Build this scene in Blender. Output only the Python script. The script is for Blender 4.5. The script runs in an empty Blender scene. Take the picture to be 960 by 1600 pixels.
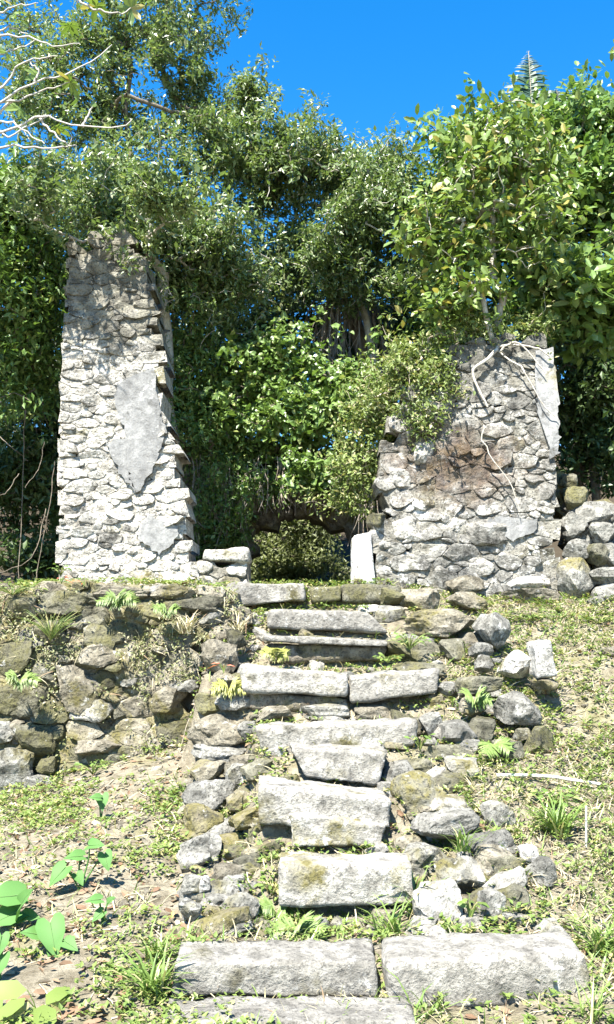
import bpy, bmesh, math, random
import numpy as np
from mathutils import Vector, Matrix

# ------------------------------------------------------------------ camera, sky, sun, exposure
scene = bpy.context.scene
COL = scene.collection
F, PITCH, EYE = 1443.0, math.radians(7.1), 1.6
cam_d = bpy.data.cameras.new('camera'); cam = bpy.data.objects.new('camera', cam_d); COL.objects.link(cam)
cam_d.sensor_fit = 'VERTICAL'; cam_d.angle = 2*math.atan(800/F)
cam_d.clip_start = 0.05; cam_d.clip_end = 500
cam.location = (0, 0, EYE); cam.rotation_euler = (math.pi/2 + PITCH, 0, 0)
scene.camera = cam

SUN_EL, SUN_AZ = math.radians(56), math.radians(24)      # azimuth: to the left of straight behind the camera
SUN = np.array([-math.sin(SUN_AZ)*math.cos(SUN_EL), -math.cos(SUN_AZ)*math.cos(SUN_EL), math.sin(SUN_EL)])
world = bpy.data.worlds.new('World'); scene.world = world; world.use_nodes = True
wn = world.node_tree; bg = wn.nodes['Background']
sky = wn.nodes.new('ShaderNodeTexSky'); sky.sky_type = 'NISHITA'; sky.sun_disc = False
sky.sun_elevation = SUN_EL; sky.sun_rotation = math.atan2(SUN[0], SUN[1])
sky.altitude = 0; sky.air_density = 1.0; sky.dust_density = 0.15; sky.ozone_density = 3.0
hs = wn.nodes.new('ShaderNodeHueSaturation'); hs.inputs['Saturation'].default_value = 1.4; hs.inputs['Value'].default_value = 1.0
wn.links.new(sky.outputs[0], hs.inputs['Color']); wn.links.new(hs.outputs[0], bg.inputs['Color'])
bg.inputs['Strength'].default_value = 0.082
sl = bpy.data.lights.new('sun', 'SUN'); sl.energy = 5.0; sl.angle = math.radians(0.53); sl.color = (1.0, 0.955, 0.88)
so = bpy.data.objects.new('sun', sl); COL.objects.link(so)
so.rotation_euler = Vector(SUN).to_track_quat('Z', 'Y').to_euler(); so.location = (-4, -8, 14)
scene.view_settings.view_transform = 'Standard'; scene.view_settings.look = 'None'
scene.view_settings.exposure = 2.1; scene.view_settings.gamma = 1.0
scene.view_settings.use_curve_mapping = False
scene.cycles.max_bounces = 6; scene.cycles.diffuse_bounces = 3; scene.cycles.transmission_bounces = 3; scene.cycles.glossy_bounces = 2
scene.cycles.transparent_max_bounces = 4

# ------------------------------------------------------------------ helpers
rng = np.random.default_rng(7)
random.seed(7)
CP, SP = math.cos(PITCH), math.sin(PITCH)
def at(px, py, Y):
    a = (px-480)/F; b = (800-py)/F; t = Y/(CP - SP*b)
    return np.array([a*t, Y, EYE + (SP + CP*b)*t])
def mpp(Y): return Y/F
def hash3(i, j, k, s):
    n = (i*374761393 + j*668265263 + k*2147483647 + s*974711) & 0xffffffff
    n = ((n ^ (n >> 13))*1274126177) & 0xffffffff
    n = ((n ^ (n >> 16))*2246822519) & 0xffffffff
    return ((n ^ (n >> 15)) & 0xffff)/32767.5 - 1.0
def vnoise(P, s=0):
    P = np.asarray(P, float); I = np.floor(P).astype(np.int64); f = P - I; f = f*f*(3-2*f)
    r = 0
    for dx in (0, 1):
        for dy in (0, 1):
            for dz in (0, 1):
                w = (f[:,0] if dx else 1-f[:,0])*(f[:,1] if dy else 1-f[:,1])*(f[:,2] if dz else 1-f[:,2])
                r = r + w*hash3(I[:,0]+dx, I[:,1]+dy, I[:,2]+dz, s)
    return r
def fbm(P, s=0, o=4):
    P = np.asarray(P, float); r = 0; a = 1.0
    for k in range(o): r = r + a*vnoise(P*(2.03**k) + 17.3*k, s+k); a *= .5
    return r
def unit(v): return v/np.maximum(np.linalg.norm(v, axis=-1, keepdims=True), 1e-9)
def mesh_np(name, V, faces, smooth=True):
    """faces: list of (m,k) index arrays"""
    me = bpy.data.meshes.new(name); V = np.asarray(V, np.float32)
    me.vertices.add(len(V)); me.vertices.foreach_set('co', V.ravel())
    faces = [np.asarray(f, np.int32) for f in faces if len(f)]
    nl = sum(f.size for f in faces); npoly = sum(len(f) for f in faces)
    me.loops.add(nl); me.polygons.add(npoly)
    me.loops.foreach_set('vertex_index', np.concatenate([f.ravel() for f in faces]))
    tot = np.concatenate([np.full(len(f), f.shape[1], np.int32) for f in faces])
    st = np.concatenate([[0], np.cumsum(tot)[:-1]]).astype(np.int32)
    me.polygons.foreach_set('loop_start', st)
    me.polygons.foreach_set('use_smooth', np.full(npoly, smooth, bool))
    me.update(calc_edges=True)
    return me
def link(name, me, mat, parent=None, loc=None):
    o = bpy.data.objects.new(name, me); COL.objects.link(o)
    if me is not None and mat is not None and not me.materials: me.materials.append(mat)
    if parent is not None:
        o.parent = parent
        if loc is None: loc = -np.array(parent['_w'])
        else: loc = np.array(loc) - np.array(parent['_w'])
    o.location = tuple(loc) if loc is not None else (0, 0, 0)
    w = np.array(o.location) + (np.array(parent['_w']) if parent is not None else 0)
    o['_w'] = [float(x) for x in w]
    return o
def tag(o, label=None, cat=None, group=None, kind=None):
    if label: o['label'] = label
    if cat: o['category'] = cat
    if group: o['group'] = group
    if kind: o['kind'] = kind
    return o
def thing(name, label, cat, base, group=None):
    o = bpy.data.objects.new(name, None); COL.objects.link(o); o.location = tuple(base); o.empty_display_size = .2
    o['_w'] = [float(x) for x in base]
    return tag(o, label, cat, group)
def centered(name, V, faces, mat, parent=None, smooth=True):
    c = (V.min(0)+V.max(0))/2; c[2] = V[:,2].min()
    return link(name, mesh_np(name, V-c, faces, smooth), mat, parent, c)

# ------------------------------------------------------------------ materials
class NT:
    def __init__(s, name):
        s.m = bpy.data.materials.new(name); s.m.use_nodes = True; s.t = s.m.node_tree
        s.b = s.t.nodes['Principled BSDF']; s.out = s.t.nodes['Material Output']
        s.pos = s.n('ShaderNodeNewGeometry'); s.P = s.pos.outputs['Position']
    def n(s, ty, **k):
        x = s.t.nodes.new(ty)
        for a, v in k.items(): setattr(x, a, v)
        return x
    def l(s, a, b): s.t.links.new(a, b)
    def noise(s, scale, detail=4, rough=.55, vec=None, dist=0):
        x = s.n('ShaderNodeTexNoise'); x.inputs['Scale'].default_value = scale; x.inputs['Detail'].default_value = detail
        x.inputs['Roughness'].default_value = rough; x.inputs['Distortion'].default_value = dist
        s.l(vec or s.P, x.inputs['Vector']); return x.outputs[0]
    def ramp(s, v, a, b, lo=0., hi=1.):
        x = s.n('ShaderNodeMapRange'); x.inputs[1].default_value = a; x.inputs[2].default_value = b
        x.inputs[3].default_value = lo; x.inputs[4].default_value = hi; s.l(v, x.inputs[0]); return x.outputs[0]
    def math(s, op, a, b=None):
        x = s.n('ShaderNodeMath', operation=op)
        for i, v in enumerate((a, b)):
            if v is None: continue
            if isinstance(v, (int, float)): x.inputs[i].default_value = v
            else: s.l(v, x.inputs[i])
        return x.outputs[0]
    def mix(s, f, a, b, mode='MIX'):
        x = s.n('ShaderNodeMix', data_type='RGBA', blend_type=mode)
        for i, v in ((0, f), (6, a), (7, b)):
            if isinstance(v, (int, float)): x.inputs[i].default_value = v
            elif isinstance(v, tuple): x.inputs[i].default_value = (*v, 1)
            else: s.l(v, x.inputs[i])
        return x.outputs[2]
    def gray(s, v):
        x = s.n('ShaderNodeCombineColor')
        for i in range(3): s.l(v, x.inputs[i])
        return x.outputs[0]
    def bump(s, h, st, d):
        x = s.n('ShaderNodeBump'); x.inputs['Strength'].default_value = st; x.inputs['Distance'].default_value = d
        s.l(h, x.inputs['Height']); s.l(x.outputs[0], s.b.inputs['Normal']); return x.outputs[0]
def stone_mat(name, dark, light,  lichen=.3, stain=.3, moss=.3, mosscol=(.13,.115,.045), white=(.72,.71,.66), bump=.9, extra=None, var=.3, speck=.85):
    t = NT(name)
    oi = t.n('ShaderNodeObjectInfo')
    n1 = t.noise(2.1, 5, .6); n2 = t.noise(11, 8, .65); n3 = t.noise(48, 5, .72); n4 = t.noise(7.5, 10, .74, dist=.35); n5 = t.noise(4.2, 7, .68)
    c = t.mix(t.ramp(n2, .36, .64), dark, light)
    off = t.math('MULTIPLY', t.math('SUBTRACT', oi.outputs['Random'], .5), .16)
    mm = t.math('MULTIPLY', t.ramp(t.math('ADD', n1, off), .66-.3*moss, .74-.3*moss), t.ramp(n2, .3, .55))
    c = t.mix(mm, c, mosscol)
    st = t.ramp(t.math('ADD', n5, t.math('MULTIPLY', n2, .25)), .80-.22*stain, .92-.22*stain)
    c = t.mix(t.math('MULTIPLY', st, .85), c, (.035,.034,.03))
    li = t.ramp(t.math('ADD', n4, t.math('MULTIPLY', n3, .3)), .84-.26*lichen, .94-.26*lichen)
    c = t.mix(li, c, white)
    c = t.mix(1., c, t.gray(t.ramp(n1, .32, .68, .72, 1.16)), 'MULTIPLY')
    if extra: c = extra(t, c)
    c = t.mix(t.ramp(n3, .52, .62), c, t.mix(speck, c, (.035,.033,.028)))
    c = t.mix(1., c, t.gray(t.ramp(oi.outputs['Random'], 0, 1, 1-var, 1+var*.45)), 'MULTIPLY')
    t.l(c, t.b.inputs['Base Color']); t.b.inputs['Roughness'].default_value = .93; t.b.inputs['Specular IOR Level'].default_value = .2
    t.bump(t.math('ADD', t.math('MULTIPLY', n2, .9), t.math('MULTIPLY', n3, .4)), bump, .045)
    return t.m
def plain_mat(name, a, b, scale=8, rough=.9, bump=.5, bd=.02, spec=.2):
    t = NT(name); n = t.noise(scale, 7, .65); n3 = t.noise(scale*6, 4, .6)
    c = t.mix(t.ramp(n, .35, .65), a, b)
    t.l(c, t.b.inputs['Base Color']); t.b.inputs['Roughness'].default_value = rough; t.b.inputs['Specular IOR Level'].default_value = spec
    t.bump(t.math('ADD', n, t.math('MULTIPLY', n3, .4)), bump, bd); return t.m
def leaf_mat(name, a, b, c3=None, rough=.38, trans=.28, amt3=.1, spec=.5):
    t = NT(name); r = t.pos.outputs['Random Per Island']
    n = t.noise(1.6, 3, .5)
    c = t.mix(t.math('ADD', t.math('MULTIPLY', r, .6), t.ramp(n, .35, .7, 0, .4)), a, b)
    if c3:
        rr = t.math('FRACT', t.math('MULTIPLY', r, 17.31)); c = t.mix(t.ramp(rr, 1-amt3, 1-amt3+.02), c, c3)
    t.l(c, t.b.inputs['Base Color']); t.b.inputs['Roughness'].default_value = rough; t.b.inputs['Specular IOR Level'].default_value = spec
    tr = t.n('ShaderNodeBsdfTranslucent'); mx = t.n('ShaderNodeMixShader'); mx.inputs[0].default_value = trans
    t.l(t.mix(1., c, (1.25,1.35,.7), 'MULTIPLY'), tr.inputs['Color'])
    t.l(t.b.outputs[0], mx.inputs[1]); t.l(tr.outputs[0], mx.inputs[2]); t.l(mx.outputs[0], t.out.inputs['Surface'])
    return t.m

def pillar_extra(t, c):       # old dirt and moss on the pillar's upper courses, with foliage shade painted in
    sx = t.n('ShaderNodeSeparateXYZ'); t.l(t.P, sx.inputs[0])
    n = t.noise(2.6, 6, .65)
    h = t.math('ADD', t.ramp(sx.outputs[2], 3.4, 5.2), t.math('MULTIPLY', t.math('SUBTRACT', n, .5), 1.8))
    return t.mix(t.ramp(h, .42, .72, 0, .85), c, t.mix(t.ramp(t.noise(9, 5), .35, .65), (.05,.047,.035), (.24,.225,.17)))
def brown_extra(t, c):        # rust-brown stain on the middle of the wall
    sx = t.n('ShaderNodeSeparateXYZ'); t.l(t.P, sx.inputs[0])
    cx, cz = float(at(715, 725, 9)[0]), float(at(715, 725, 9)[2])
    dx = t.math('MULTIPLY', t.math('SUBTRACT', sx.outputs[0], cx), 1.5); dz = t.math('MULTIPLY', t.math('SUBTRACT', sx.outputs[2], cz), 2.6)
    d = t.math('SQRT', t.math('ADD', t.math('MULTIPLY', dx, dx), t.math('MULTIPLY', dz, dz)))
    n = t.noise(5, 6, .65)
    m = t.ramp(t.math('ADD', d, t.math('MULTIPLY', t.math('SUBTRACT', n, .5), 2.4)), .45, 1.35, .8, 0)
    c = t.mix(m, c, t.mix(t.ramp(t.noise(8, 5), .4, .6), (.07,.045,.033), (.14,.095,.055)))
    h = t.math('ADD', t.ramp(sx.outputs[2], 3.5, 4.4), t.math('MULTIPLY', t.math('SUBTRACT', t.noise(3.5, 6, .7), .5), 2.0))  # top of the wall: black lichen, with dappled tree shade painted in
    return t.mix(t.ramp(h, .42, .72, 0, .85), c, t.mix(t.ramp(t.noise(9, 5), .35, .65), (.04,.04,.034), (.24,.23,.19)))
M = {}
M['pillar'] = stone_mat('limewashed_rubble', (.24,.225,.19), (.6,.575,.51), lichen=.55, stain=.62, moss=.15, extra=pillar_extra, var=.3)
M['rwall'] = stone_mat('weathered_rubble', (.15,.145,.125), (.46,.44,.39), lichen=.6, stain=.8, moss=.2, extra=brown_extra, var=.3)
M['mortarw'] = stone_mat('white_lime_mortar', (.26,.24,.2), (.55,.52,.45), lichen=.45, stain=.36, moss=.15, extra=pillar_extra)
M['mortar'] = stone_mat('lime_mortar', (.14,.13,.1), (.38,.35,.29), lichen=.3, stain=.45, moss=.25)
M['mortarr'] = stone_mat('stained_lime_mortar', (.14,.13,.1), (.42,.4,.34), lichen=.42, stain=.55, moss=.2, extra=brown_extra)
M['mortar_dark'] = stone_mat('mossy_mortar', (.06,.055,.035), (.17,.15,.1), lichen=.08, stain=.4, moss=.6)
M['mossy'] = stone_mat('mossy_stone', (.088,.084,.058), (.27,.257,.19), lichen=.3, stain=.42, moss=.72, var=.45, mosscol=(.115,.108,.05))
M['slab'] = stone_mat('grey_step_stone', (.19,.18,.155), (.41,.39,.34), lichen=.44, stain=.34, moss=.38, speck=.55)
M['slabpale'] = stone_mat('pale_step_stone', (.19,.18,.155), (.44,.42,.37), lichen=.5, stain=.4, moss=.25, speck=.6)
M['slabbrown'] = stone_mat('brown_step_stone', (.1,.085,.06), (.27,.24,.19), lichen=.3, stain=.42, moss=.4)
M['grey'] = stone_mat('grey_boulder', (.12,.117,.1), (.33,.32,.28), lichen=.44, stain=.46, moss=.3)
M['tan'] = stone_mat('tan_boulder', (.145,.128,.09), (.335,.305,.235), lichen=.34, stain=.36, moss=.5)
M['white'] = stone_mat('white_boulder', (.26,.25,.225), (.56,.54,.49), lichen=.58, stain=.42, moss=.1)
M['plaster'] = stone_mat('grey_plaster', (.17,.17,.163), (.29,.288,.275), lichen=.34, stain=.55, moss=.05, bump=.4, speck=.3)
M['plasterw'] = stone_mat('white_plaster', (.56,.55,.52), (.75,.74,.71), lichen=.4, stain=.34, moss=.05, bump=.3, var=.05)
M['archstone'] = stone_mat('dark_arch_stone', (.1,.095,.075), (.25,.235,.19), lichen=.2, stain=.4, moss=.5)  # dark mossy stone for the whole arched wall
M['bark'] = plain_mat('pale_bark', (.3,.27,.22), (.5,.47,.4), 14)
M['barkd'] = plain_mat('brown_bark', (.09,.075,.055), (.2,.17,.13), 14)
M['twig'] = plain_mat('dry_twig', (.25,.21,.15), (.45,.4,.31), 14)
M['whitebark'] = plain_mat('whitish_bark', (.45,.42,.37), (.66,.63,.57), 9, bump=.3)
M['palebark'] = plain_mat('pale_grey_bark', (.3,.28,.25), (.48,.45,.4), 9, bump=.3)
M['deadfrond'] = plain_mat('dead_frond', (.16,.13,.1), (.36,.32,.27), 9)
def soil():
    t = NT('dry_soil'); n1 = t.noise(1.3, 6, .6); n2 = t.noise(9, 8, .68); n3 = t.noise(55, 5, .7)
    c = t.mix(t.ramp(n2, .35, .65), (.125,.108,.074), (.3,.268,.2))
    c = t.mix(t.ramp(n1, .52, .66, 0, .6), c, (.2,.19,.09))
    c = t.mix(t.ramp(n3, .55, .7, 0, .7), c, (.14,.11,.075))
    sx = t.n('ShaderNodeSeparateXYZ'); t.l(t.P, sx.inputs[0])
    forest = t.ramp(sx.outputs[1], 9.2, 10.2)                      # dark soil behind the ruin, doubling as painted shade between the trees
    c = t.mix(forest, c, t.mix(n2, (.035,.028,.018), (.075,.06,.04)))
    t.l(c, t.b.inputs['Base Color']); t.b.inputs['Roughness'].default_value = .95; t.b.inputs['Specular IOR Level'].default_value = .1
    t.bump(t.math('ADD', n2, t.math('MULTIPLY', n3, .4)), 1., .05); return t.m
M['soil'] = soil()
L = {}
L['grey'] = leaf_mat('greygreen_leaf', (.075,.12,.035), (.175,.23,.085), (.3,.32,.17), rough=.38, spec=.65, trans=.33)
L['mid'] = leaf_mat('midgreen_leaf', (.07,.13,.028), (.155,.24,.06), (.25,.29,.09), rough=.42, spec=.5)
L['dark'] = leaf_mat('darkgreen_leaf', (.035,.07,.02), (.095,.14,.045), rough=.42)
L['bright'] = leaf_mat('brightgreen_leaf', (.085,.15,.03), (.17,.25,.065), (.26,.3,.11), rough=.38, spec=.55)
L['yellow'] = leaf_mat('yellowgreen_leaf', (.09,.15,.028), (.18,.24,.06), (.3,.26,.08), rough=.44, amt3=.12)
L['olive'] = leaf_mat('olive_leaf', (.1,.115,.035), (.2,.21,.08), (.28,.25,.14), rough=.5, amt3=.2)
L['taro'] = leaf_mat('taro_leaf', (.06,.15,.035), (.11,.22,.065), rough=.6, trans=.22, spec=.2)
L['weed'] = leaf_mat('weed_leaf', (.09,.145,.028), (.2,.26,.065), (.34,.31,.13), rough=.5, amt3=.2)
L['fern'] = leaf_mat('fern_leaf', (.1,.165,.032), (.2,.27,.07), rough=.5)
L['fernyellow'] = leaf_mat('yellow_fern_leaf', (.2,.22,.04), (.32,.31,.08), rough=.5)
L['dry'] = leaf_mat('straw', (.3,.26,.16), (.5,.45,.31), (.22,.15,.09), rough=.7, trans=.15, spec=.15, amt3=.15)
L['litter'] = leaf_mat('dead_leaf', (.13,.075,.045), (.26,.18,.115), (.36,.3,.22), rough=.65, trans=.1, spec=.2, amt3=.3)
L['red'] = leaf_mat('red_leaf', (.45,.1,.06), (.6,.22,.13), rough=.5)
L['grass'] = leaf_mat('grass_blade', (.1,.17,.035), (.22,.3,.08), (.4,.36,.18), rough=.45, amt3=.2)
L['pale'] = leaf_mat('pale_understory_leaf', (.2,.22,.09), (.34,.34,.17), rough=.5, trans=.35)
L['vein'] = leaf_mat('pale_leaf_vein', (.13,.24,.08), (.17,.28,.1), rough=.6, spec=.2)
L['arch'] = leaf_mat('understory_leaf', (.085,.11,.042), (.2,.225,.09), rough=.5, trans=.35)
L['scrub'] = leaf_mat('scrub_leaf', (.1,.14,.03), (.2,.25,.07), (.3,.28,.13), rough=.5, amt3=.15)
L['palm'] = leaf_mat('palm_leaf', (.02,.055,.04), (.045,.1,.065), rough=.5, spec=.4)

# ------------------------------------------------------------------ terrain
def sstep(a, b, x): t = np.clip((x-a)/(b-a), 0, 1); return t*t*(3-2*t)
RY = [3.0,4.2,4.46,4.75,5.25,5.5,5.8,6.0,6.2,6.5,6.9,7.2,7.5,7.7,8.0,8.3,8.55,8.8]
RZ = [-.12,-.12,-.12,.04,.0,.2,.24,.5,.52,.72,.84,.9,1.2,1.23,1.42,1.66,1.76,1.97]
def terrain(x, y):
    x = np.asarray(x, float); y = np.asarray(y, float)
    st = np.interp(y, RY, RZ)
    ri = np.interp(y, [4.2,5,6,7,8,8.6,9.1], [-.14,.06,.44,.9,1.44,1.8,1.95]) + .04*np.sin(x*2.1)
    zw = np.clip(.62 - (-.95-x)*.27, .1, .62)
    le = -.12 + np.clip((y-4.3)/3.5, 0, 1.1)*(zw+.12)
    le = np.where(y > 8.2, 1.95, le)
    xs = np.interp(y, [4.3,4.75,5.15,5.6,6.2,7.2,7.45,8.2], [-.72,-.55,-.3,-.32,-.36,-.46,-.9,-.9])
    wl = sstep(-.1, .08, x-xs)
    wr = sstep(.75, 1.15, x)
    z = le*(1-wl) + wl*(st*(1-wr) + ri*wr)
    P = np.stack([x, y, 0*x], -1).reshape(-1, 3)
    nz = (fbm(P*1.3, 3, 3)*.035 + fbm(P*6, 9, 3)*.014).reshape(x.shape)
    z = z + nz
    back = sstep(8.9, 9.3, y)
    hill = np.interp(y, [9, 14.6, 22, 60, 200], [1.95, 2.0, 6.0, 9, 9]) + nz*1.5
    z = z*(1-back) + back*hill
    return z
def ground_at(px, py, y0=3.6, y1=11.):
    Y = np.linspace(y0, y1, 900); b = (800-py)/F
    t = Y/(CP - SP*b); X = (px-480)/F*t; Z = EYE + (SP+CP*b)*t
    h = terrain(X, Y); i = np.argmax(Z < h)
    if not (Z < h).any(): i = len(Y)-1
    return np.array([X[i], Y[i], h[i]])
def axis(lo, hi, d, far_lo, far_hi):
    a = list(np.arange(lo, hi, d)); s = d
    v = lo
    while v > far_lo: s *= 1.35; v -= s; a.insert(0, v)
    v = a[-1]; s = d
    while v < far_hi: s *= 1.35; v += s; a.append(v)
    return np.array(a)
gx = axis(-3.4, 3.6, .04, -150, 150); gy = axis(3.2, 9.6, .035, -60, 220)
GX, GY = np.meshgrid(gx, gy); GZ = terrain(GX, GY)
nx, ny = len(gx), len(gy); ii = np.arange(nx*ny).reshape(ny, nx)
quads = np.stack([ii[:-1,:-1], ii[:-1,1:], ii[1:,1:], ii[1:,:-1]], -1).reshape(-1, 4)
g = link('ground', mesh_np('ground', np.stack([GX, GY, GZ], -1).reshape(-1, 3), [quads]), M['soil']); tag(g, kind='structure')

# ------------------------------------------------------------------ stone shapes
def ico(n):
    bm = bmesh.new(); bmesh.ops.create_icosphere(bm, subdivisions=n, radius=1)
    V = np.array([v.co[:] for v in bm.verts]); Fc = np.array([[v.index for v in f.verts] for f in bm.faces]); bm.free()
    return V, Fc
ICO = {k: ico(k) for k in (1, 3, 4)}
def rotm(rx, ry, rz):
    return np.array(Matrix.Rotation(rz, 3, 'Z') @ Matrix.Rotation(ry, 3, 'Y') @ Matrix.Rotation(rx, 3, 'X'))
def rock_geo(r, seed, block=.3, level=4, cuts=13, rough=1., rot=(0,0,0)):
    D, Fc = ICO[level]; rs = np.random.default_rng(seed)
    p = 2 + 7*block
    P = D*((np.abs(D)**p).sum(1)**(-1/p))[:,None]
    for k in range(cuts):
        n = unit(rs.normal(size=3)); ext = (P@n).max(); h = ext*rs.uniform(.58, .86)
        d = P@n; P = P - np.maximum(d-h, 0)[:,None]*n*.97
    so_ = rs.uniform(-50, 50, 3)
    P = P*(1 + rough*(.14*fbm(P*1.3+so_, seed, 2) + .06*fbm(P*3.6+so_, seed+5, 3) + .028*fbm(P*11+so_, seed+9, 2)))[:,None]
    return (P*np.array(r))@rotm(*rot).T, Fc
def slab_geo(quad, Yf, D, seed, rough=1., rnd=.03, res=.03, tilt=0., yskew=0.):
    """quad: front-face pixel corners TL,TR,BR,BL at depth Yf; D: depth backwards (m)"""
    c = [at(x, y, Yf) for x, y in quad]
    W = np.linalg.norm(c[1]-c[0]); H = np.linalg.norm(c[0]-c[3])
    n = [max(4, int(W/res)), max(4, int(D/res)), max(4, int(H/res))]
    ax = [np.linspace(-1, 1, k+1) for k in n]
    V = []; idx = {}; Fq = []
    def vid(i, j, k):
        q = (i, j, k)
        if q not in idx: idx[q] = len(V); V.append((ax[0][i], ax[1][j], ax[2][k]))
        return idx[q]
    for i in range(n[0]):
        for j in range(n[1]):
            Fq.append((vid(i,j,n[2]), vid(i+1,j,n[2]), vid(i+1,j+1,n[2]), vid(i,j+1,n[2])))
            Fq.append((vid(i,j,0), vid(i,j+1,0), vid(i+1,j+1,0), vid(i+1,j,0)))
    for i in range(n[0]):
        for k in range(n[2]):
            Fq.append((vid(i,0,k), vid(i+1,0,k), vid(i+1,0,k+1), vid(i,0,k+1)))
            Fq.append((vid(i,n[1],k), vid(i,n[1],k+1), vid(i+1,n[1],k+1), vid(i+1,n[1],k)))
    for j in range(n[1]):
        for k in range(n[2]):
            Fq.append((vid(0,j,k), vid(0,j,k+1), vid(0,j+1,k+1), vid(0,j+1,k)))
            Fq.append((vid(n[0],j,k), vid(n[0],j+1,k), vid(n[0],j+1,k+1), vid(n[0],j,k+1)))
    V = np.array(V); h = np.array([W, D, H])/2
    Pm = V*h; s0 = np.random.default_rng(seed).uniform(-40, 40, 3)
    rr = rnd*(1 + 1.5*np.maximum(-.3, fbm(Pm*5+s0, seed, 3)))                       # rounded, chipped edges
    rr = np.clip(rr, .006, min(h)*.8)[:,None]
    inner = np.clip(Pm, -(h-rr), h-rr); d = Pm-inner; nn = unit(d)
    Pm2 = np.where(np.linalg.norm(d, axis=1, keepdims=True) > 1e-6, inner + nn*rr, Pm)
    disp = rough*(.02*fbm(Pm*3+s0, seed+1, 2) + .013*fbm(Pm*10+s0, seed+2, 3) + .006*fbm(Pm*34+s0, seed+4, 2))
    outn = unit(np.where(np.linalg.norm(d, axis=1, keepdims=True) > 1e-6, nn, V)); Pm2 = Pm2 + outn*disp[:,None]
    q = Pm2/h; u = (q[:,0]+1)/2; w = (q[:,2]+1)/2
    top = np.outer(1-u, c[0]) + np.outer(u, c[1]); bot = np.outer(1-u, c[3]) + np.outer(u, c[2])
    P = bot*(1-w)[:,None] + top*w[:,None]
    P[:,1] += (q[:,1]+1)/2*D + yskew*(u-.5)
    P[:,2] += tilt*(q[:,1]+1)/2*D
    return P, np.array(Fq)

def clip_poly(poly, n, c, tagv):
    out = []
    for i in range(len(poly)):
        (p, e), (q, _) = poly[i], poly[(i+1) % len(poly)]
        dp, dq = p[0]*n[0]+p[1]*n[1]-c, q[0]*n[0]+q[1]*n[1]-c
        if dp <= 0: out.append((p, e))
        if (dp < 0 < dq) or (dq < 0 < dp):
            t = dp/(dp-dq); x = (p[0]+t*(q[0]-p[0]), p[1]+t*(q[1]-p[1]))
            out.append((x, tagv if dp < 0 else e))
    return out
def inpoly(p, poly):
    r = False; j = len(poly)-1
    for i in range(len(poly)):
        a, b = poly[i], poly[j]
        if (a[1] > p[1]) != (b[1] > p[1]) and p[0] < (b[0]-a[0])*(p[1]-a[1])/(b[1]-a[1])+a[0]: r = not r
        j = i
    return r
def rubble_cells(poly, sizes, stretch, seed, clips=(), tries=9000, hole=None, blunt=0.):
    """power diagram of random stones over a 2-D outline (metres, x and z)"""
    rs = random.Random(seed)
    xs = [p[0] for p in poly]; zs = [p[1] for p in poly]; m = max(r for r, _ in sizes)*1.3
    sites = []; SA = np.zeros((6000, 3))
    bag = [r for r, w in sizes for _ in range(w)]
    for r0 in sorted({r for r, _ in sizes}, reverse=True):
        share = sum(w for r, w in sizes if r == r0)
        for _ in range(int(tries*share/len(bag))):
            x = rs.uniform(min(xs)-m, max(xs)+m); z = rs.uniform(min(zs)-m, max(zs)+m); r = r0*rs.uniform(.85, 1.15)
            ns = len(sites); S_ = SA[:ns]
            if ns == 0 or ((x-S_[:,0])**2 + ((z-S_[:,1])*stretch)**2 > ((r+S_[:,2])*.93)**2).all(): SA[ns] = (x, z, r); sites.append((x, z, r))
    sites = [q for q in sites if all(q[0]*n0 + q[1]*n1 < c0 - .25*q[2]*math.hypot(n0, n1) for n0, n1, c0 in clips)]
    if blunt: sites = [q for q in sites if inpoly(q[:2], poly)]
    keep = [inpoly((x, z), poly) and not (hole and hole(x, z)) for x, z, r in sites]
    A = np.array(sites); cells = []
    for i, (x, z, r) in enumerate(sites):
        if not keep[i]: continue
        B = 8*m if not blunt else 2.1*r
        cell = [((x-B, z*stretch-B), -1), ((x+B, z*stretch-B), -1), ((x+B, z*stretch+B), -1), ((x-B, z*stretch+B), -1)]
        d = (A[:,0]-x)**2 + ((A[:,1]-z)*stretch)**2
        for j in np.argsort(d)[1:26]:
            bx, bz, br = sites[j]; n = (2*(bx-x), 2*(bz-z)*stretch)
            c = bx*bx + (bz*stretch)**2 - br*br - (x*x + (z*stretch)**2 - r*r)
            cell = clip_poly(cell, n, c, int(j) if keep[j] else -1)
            if len(cell) < 3: break
        if blunt:                                     # broken, but not pointed, ends along the outline
            for a_, b_ in zip(poly, poly[1:]+poly[:1]):
                dx, dz = b_[0]-a_[0], b_[1]-a_[1]; l2 = dx*dx+dz*dz; tq = ((x-a_[0])*dx+(z-a_[1])*dz)/l2; tc = min(1, max(0, tq))
                if math.hypot(x-a_[0]-tc*dx, z-a_[1]-tc*dz) > 3.2*r or not -.15 < tq < 1.15: continue
                l_ = math.sqrt(l2); n_ = (-dz/l_, dx/l_); c_ = n_[0]*a_[0]+n_[1]*a_[1]
                if n_[0]*x+n_[1]*z > c_: n_ = (-n_[0], -n_[1]); c_ = -c_
                if len(cell) >= 3: cell = clip_poly(cell, (n_[0], n_[1]/stretch), c_ + rs.uniform(-.5, 1)*blunt, -1)
        for (nx_, nz_, c) in clips:
            if len(cell) >= 3: cell = clip_poly(cell, (nx_, nz_/stretch), c, -1)
        if len(cell) >= 3: cells.append(([(p[0], p[1]/stretch) for p, _ in cell], [e for _, e in cell]))
    return cells
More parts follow.
